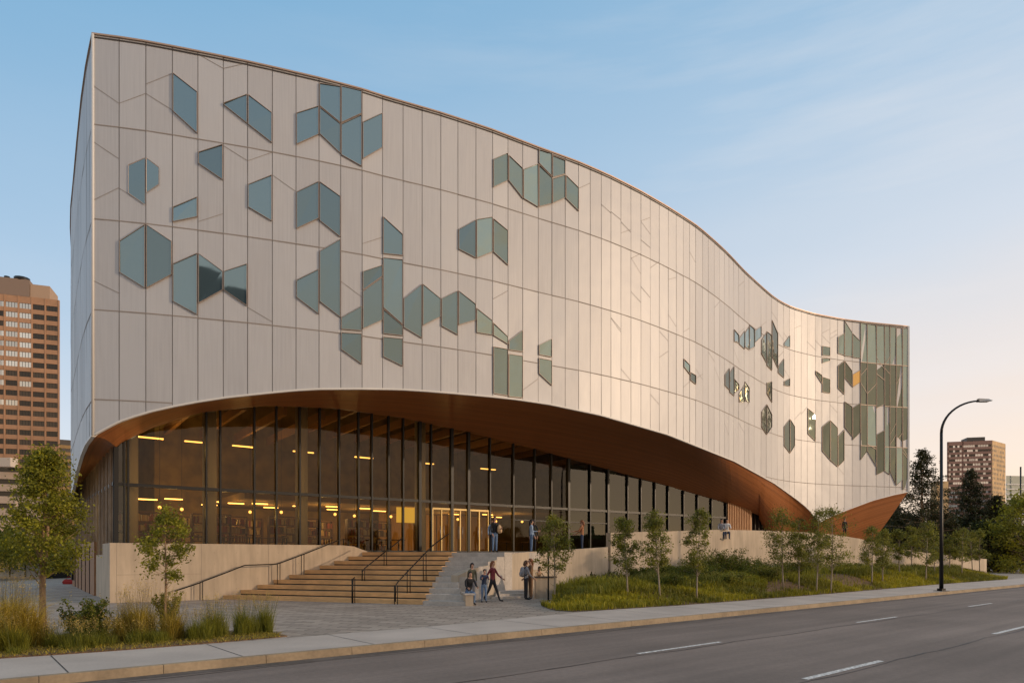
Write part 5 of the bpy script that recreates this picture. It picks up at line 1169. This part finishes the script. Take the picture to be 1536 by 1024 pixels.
# ---------- people ----------
M_skin = mat('skin', (.50, .28, .19), .6)
def pm_(n, c, r=.85): return MATS.get(n) or mat(n, c, r, noise=.15, nscale=12)
CL = dict(black=(.015, .015, .018), navy=(.03, .045, .09), jeans=(.12, .19, .32), maroon=(.17, .025, .035), grey=(.30, .29, .31), brown=(.22, .12, .06), darkpant=(.02, .02, .025), tan=(.5, .34, .2), blue=(.35, .45, .6), white=(.7, .68, .65), olive=(.13, .12, .07), rust=(.35, .15, .07))
HC = dict(dark=(.018, .012, .01), brown=(.10, .045, .02), auburn=(.20, .07, .025))
def person(loc, face, label, top='black', pants='darkpant', hair='dark', hairlen=0, pose='stand', h=1.72, arms=((.0, .1), (.0, .1)), legs=(0, 0), bend=0., turn=0., shoe='black', sit=0.):
    """face: heading angle (rad) the person looks to; arms: (forward swing upper, elbow bend) per side; legs: swing per side"""
    s = h / 1.72; root = empty('person', loc, label, 'person'); root.rotation_euler.z = face - math.pi / 2
    V = []; Rr = []; E = []; Mt = []      # local: +Y forward, +X right
    def add(p, r, parent, mt):
        V.append(Vector(p) * s); Rr.append(r * s if isinstance(r, (int, float)) else (r[0] * s, r[1] * s)); i = len(V) - 1
        if parent is not None: E.append((parent, i)); Mt.append((parent, i, mt))
        return i
    hz = .92 - sit
    bx = lambda z, y=0: (0, y + math.sin(bend) * (z - .92) , hz + math.cos(bend) * (z - .92))
    pel = add((0, 0, hz), (.145, .11), None, 1)
    w = add(bx(1.08), (.125, .095), pel, 0); ch = add(bx(1.28), (.155, .11), w, 0); sh = add(bx(1.42), (.11, .085), ch, 0)
    ne = add(bx(1.50), (.05, .05), sh, 2); c1 = bx(1.50); hd = (0, c1[1] + .02 + bend * .04, c1[2] + .0)
    n2 = add((0, hd[1], hd[2] + .05), (.052, .055), ne, 2); h1 = add((0, hd[1] + .015, hd[2] + .12), (.074, .09), n2, 2); h2 = add((0, hd[1] + .005, hd[2] + .20), (.068, .082), h1, 2)
    for sd, (sw, el) in zip((-1, 1), arms):
        s0 = bx(1.40); so_ = add((sd * .17, s0[1], s0[2]), .055, sh, 0)
        ex = (sd * .215, s0[1] + math.sin(sw) * .29, s0[2] - math.cos(sw) * .29); e_ = add(ex, .043, so_, 0)
        a2 = sw + el; wx = (sd * (.215 - .05 * min(1, el)), ex[1] + math.sin(a2) * .25, ex[2] - math.cos(a2) * .25); w_ = add(wx, .028, e_, 0)
        dv = Vector((0, math.sin(a2 + .15), -math.cos(a2 + .15))); pm = Vector(wx) + dv * .08; p_ = add(pm, (.034, .02), w_, 2)
        side = Vector((0, dv.z * -1, dv.y)); 
        for fi, (o, ln) in enumerate(((-.03, .065), (-.01, .078), (.01, .074), (.03, .058))):
            f1_ = add(pm + side * o + dv * .03, .0095, p_, 2); add(pm + side * o * 1.1 + dv * (.03 + ln) + Vector((-sd * .015, 0, 0)), .008, f1_, 2)
        t1 = add(Vector(wx) + dv * .04 + side * -.042, .010, w_, 2); add(Vector(wx) + dv * .075 + side * -.06, .009, t1, 2)
    for sd, sw in zip((-1, 1), legs):
        hp = add((sd * .085, 0, hz - .06), .085, pel, 1)
        if sit:
            k = (sd * .11, .42, hz - .04); kn = add(k, .06, hp, 1); an = add((sd * .11, .44 + .05 * sd, .08), .042, kn, 1); fy = .44 + .05 * sd
            to = add((sd * .115, fy + .06, .045), (.042, .035), an, 3); add((sd * .12, fy + .19, .035), (.04, .028), to, 3)
        else:
            bk = max(0, -sw) * .9; k = (sd * .095, math.sin(sw) * .42, hz - .06 - math.cos(sw) * .42); kn = add(k, .058, hp, 1); a2 = sw - bk * .8 - .04
            a = (sd * .10, k[1] + math.sin(a2) * .40, max(.08, k[2] - math.cos(a2) * .40)); an = add(a, .038, kn, 1)
            to = add((sd * .105, a[1] + .06, a[2] - .035), (.042, .034), an, 3); add((sd * .115, a[1] + .18, max(.03, a[2] - .045)), (.040, .027), to, 3)
    me = bpy.data.meshes.new('body'); me.from_pydata([tuple(v) for v in V], E, []); me.update()
    o = bpy.data.objects.new('body_tmp', me); COL.objects.link(o); md = o.modifiers.new('skin', 'SKIN')
    for i, sv in enumerate(me.skin_vertices[0].data):
        r = Rr[i]; sv.radius = (r, r) if isinstance(r, (int, float)) else r; sv.use_root = (i == 0)
    ss = o.modifiers.new('sub', 'SUBSURF'); ss.levels = 1; ss.render_levels = 1
    dg_ = bpy.context.evaluated_depsgraph_get(); nm = bpy.data.meshes.new_from_object(o.evaluated_get(dg_)); bpy.data.objects.remove(o); nm.name = 'body'
    nm.materials.clear()
    for q in (pm_('cloth_' + top, CL[top]), pm_('cloth_' + pants, CL[pants]), M_skin, pm_('shoe_' + shoe, CL[shoe], .5)): nm.materials.append(q)
    for p in nm.polygons:
        c = p.center; best = 1e9; bm_ = 0
        for a, b, mt in Mt:
            va, vb = V[a], V[b]; d = vb - va; f = max(0, min(1, (c - va).dot(d) / max(1e-9, d.length_squared))); q = (c - va - d * f).length
            if q < best: best = q; bm_ = mt
        if bm_ == 0 and c.z < (hz + .02) * s: bm_ = 1
        p.material_index = bm_; p.use_smooth = True
    ob = bpy.data.objects.new('body', nm); COL.objects.link(ob); ob.parent = root
    hm = pm_('hair_' + hair, HC[hair], .6); m = MB(); hc = Vector((0, hd[1] - .012, hd[2] + .175)) * s
    m.ball(hc, (.088 * s, .102 * s, .092 * s), 0, 12, 8)
    # trim: keep the face free by pushing front-lower hair back
    m.v = [(x, (min(y, hc.y + .045 * s) if z < hc.z + .03 * s else y), z) for x, y, z in m.v]
    if hairlen: m.tube([hc + Vector((0, -.05, .0)) * s, hc + Vector((0, -.085, -.12)) * s, hc + Vector((0, -.08, -.12 - hairlen)) * s], [.075 * s, .07 * s, .035 * s], 8)
    m.build('hair', hm).parent = root
    m = MB(); fc = Vector((0, hd[1] + .10, hd[2] + .115)) * s; m.mesh([fc + Vector(q) * s for q in ((-.012, -.012, -.01), (.012, -.012, -.01), (0, .018, -.008), (0, -.008, .035))], [(0, 1, 2), (0, 2, 3), (1, 3, 2)]); m.build('nose', M_skin).parent = root
    m = MB()
    for sx in (-.028, .028): m.ball(fc + Vector((sx, -.022, .035)) * s, (.011 * s, .008 * s, .008 * s), 0, 6, 4)
    m.build('eyes', M_black).parent = root
    m = MB(); m.ball(fc + Vector((0, -.022, -.04)) * s, (.022 * s, .008 * s, .006 * s), 0, 8, 4); m.build('mouth', mat('lips', (.35, .10, .08), .5) if 'lips' not in MATS else MATS['lips']).parent = root
    return root
def backpack(loc, face, label, col='grey', s=1.0):
    b = empty('backpack', loc, label, 'backpack'); b.rotation_euler.z = face - math.pi / 2
    m = MB(); m.ball((0, -.17 * s, 1.24 * s), (.155 * s, .11 * s, .24 * s), 0, 12, 8); m.build('bag', pm_('pack_' + col, CL[col])).parent = b
    m = MB(); m.ball((0, -.26 * s, 1.15 * s), (.11 * s, .055 * s, .12 * s), 0, 10, 6); m.build('pocket', pm_('pack_' + col, CL[col])).parent = b
    m = MB()
    for sx in (-.11, .11): m.tube([(sx * s, -.12 * s, 1.40 * s), (sx * s, 0, 1.50 * s), (sx * s * 1.05, .115 * s, 1.40 * s), (sx * s * 1.1, .10 * s, 1.2 * s), (sx * s * 1.1, -.08 * s, 1.08 * s)], .018 * s, 5)
    m.build('strap', pm_('pack_strap', CL['black'])).parent = b
    return b
A90 = math.pi / 2
def PG(x, D, z): return Vector(((x - CX) / F * D, D, z))
# terrace group
person(PG(742, 34.0, 2.28), R(-60), 'dark-haired person in a black jacket and blue jeans standing at the stair head', 'black', 'jeans', 'brown', .08, arms=((.3, 1.4), (.1, .4)), h=1.78)
person(PG(738.5, 34.4, 2.28), R(-90), 'person in a light blue top close beside the one at the stair head', 'blue', 'darkpant', 'brown', .1, arms=((.2, .8), (.1, .3)), h=1.68)
person(PG(800, 35.6, 2.28), R(80), 'person in a long black coat seen from behind at the terrace glass', 'black', 'black', 'dark', .2, h=1.74); 
person(PG(797, 35.2, 2.28), R(10), 'person in a pale blue top just left of the black coat', 'blue', 'jeans', 'dark', .12, h=1.68, arms=((.5, 1.1), (.1, .3)))
person(PG(873, 36.6, 2.28), R(170), 'person with auburn hair and brown top by the terrace rail wall', 'rust', 'navy', 'auburn', .2, h=1.74, arms=((.6, .9), (.4, .7)))
# on the plaza
person(Vector((PG(703, 26.9, 0).x, 26.9, .15)), R(-70), 'person in a black jacket sitting on the stone bench', 'black', 'jeans', 'dark', .05, sit=.40, h=1.74, bend=.35, arms=((.7, .7), (.7, .6)))
person(Vector((PG(708, 28.6, 0).x, 28.6, .15)), R(-60), 'person with a dark cap of hair standing just behind the seated one', 'olive', 'grey', 'dark', .05, h=1.62)
person(G(726, 903), R(-80), 'child in a navy jacket and jeans between the seated person and the maroon coat', 'navy', 'jeans', 'dark', 0, h=1.38, arms=((.9, .9), (.9, .9)), legs=(.1, -.1), bend=.25)
person(G(739, 902), R(-30), 'person in a maroon coat walking past the wall', 'maroon', 'darkpant', 'auburn', .18, h=1.70, legs=(.38, -.35), arms=((.5, .5), (-.5, .2)))
person(G(789, 899), R(20), 'person in a grey top with dark trousers standing by the wall', 'grey', 'darkpant', 'brown', .05, h=1.72, arms=((.2, .5), (.3, .6)))
backpack(G(789, 899), R(20), 'large grey backpack worn by the person in grey by the wall', 'grey', 1.0)
person(G(796, 898.5), R(200), 'long-haired person in a brown jacket facing the grey backpack wearer', 'brown', 'brown', 'auburn', .25, h=1.80, arms=((.4, 1.0), (.2, .5)))
person(G(806, 896), R(-70), 'dark-haired person leaning forward at the ledge counter', 'tan', 'brown', 'dark', .22, h=1.50, bend=.5, arms=((.8, .7), (.8, .7)))
backpack(PG(745, 34.0, 2.28), R(150), 'tan backpack carried at the stair head', 'tan', .95)
# two people sitting on top of the wall at the timber slats
for x, c, lb in ((1082, 'grey', 'person in grey sitting on the wall top before the timber slats'), (1090, 'white', 'person in white sitting on the wall top, right of the one in grey')):
    D = 42.6; person(PG(x, D, EYE + (HY - 797) * D / F - .5), R(-100), lb, c, 'navy', 'dark', .05, sit=.42, h=1.7, arms=((.6, .8), (.5, .7)), bend=.2)
person(PG(1267, 52, EYE + (HY - 806) * 51 / F), R(-90), 'small figure in black standing behind the wall at the wood hull', 'black', 'black', 'dark', .05, h=1.5)
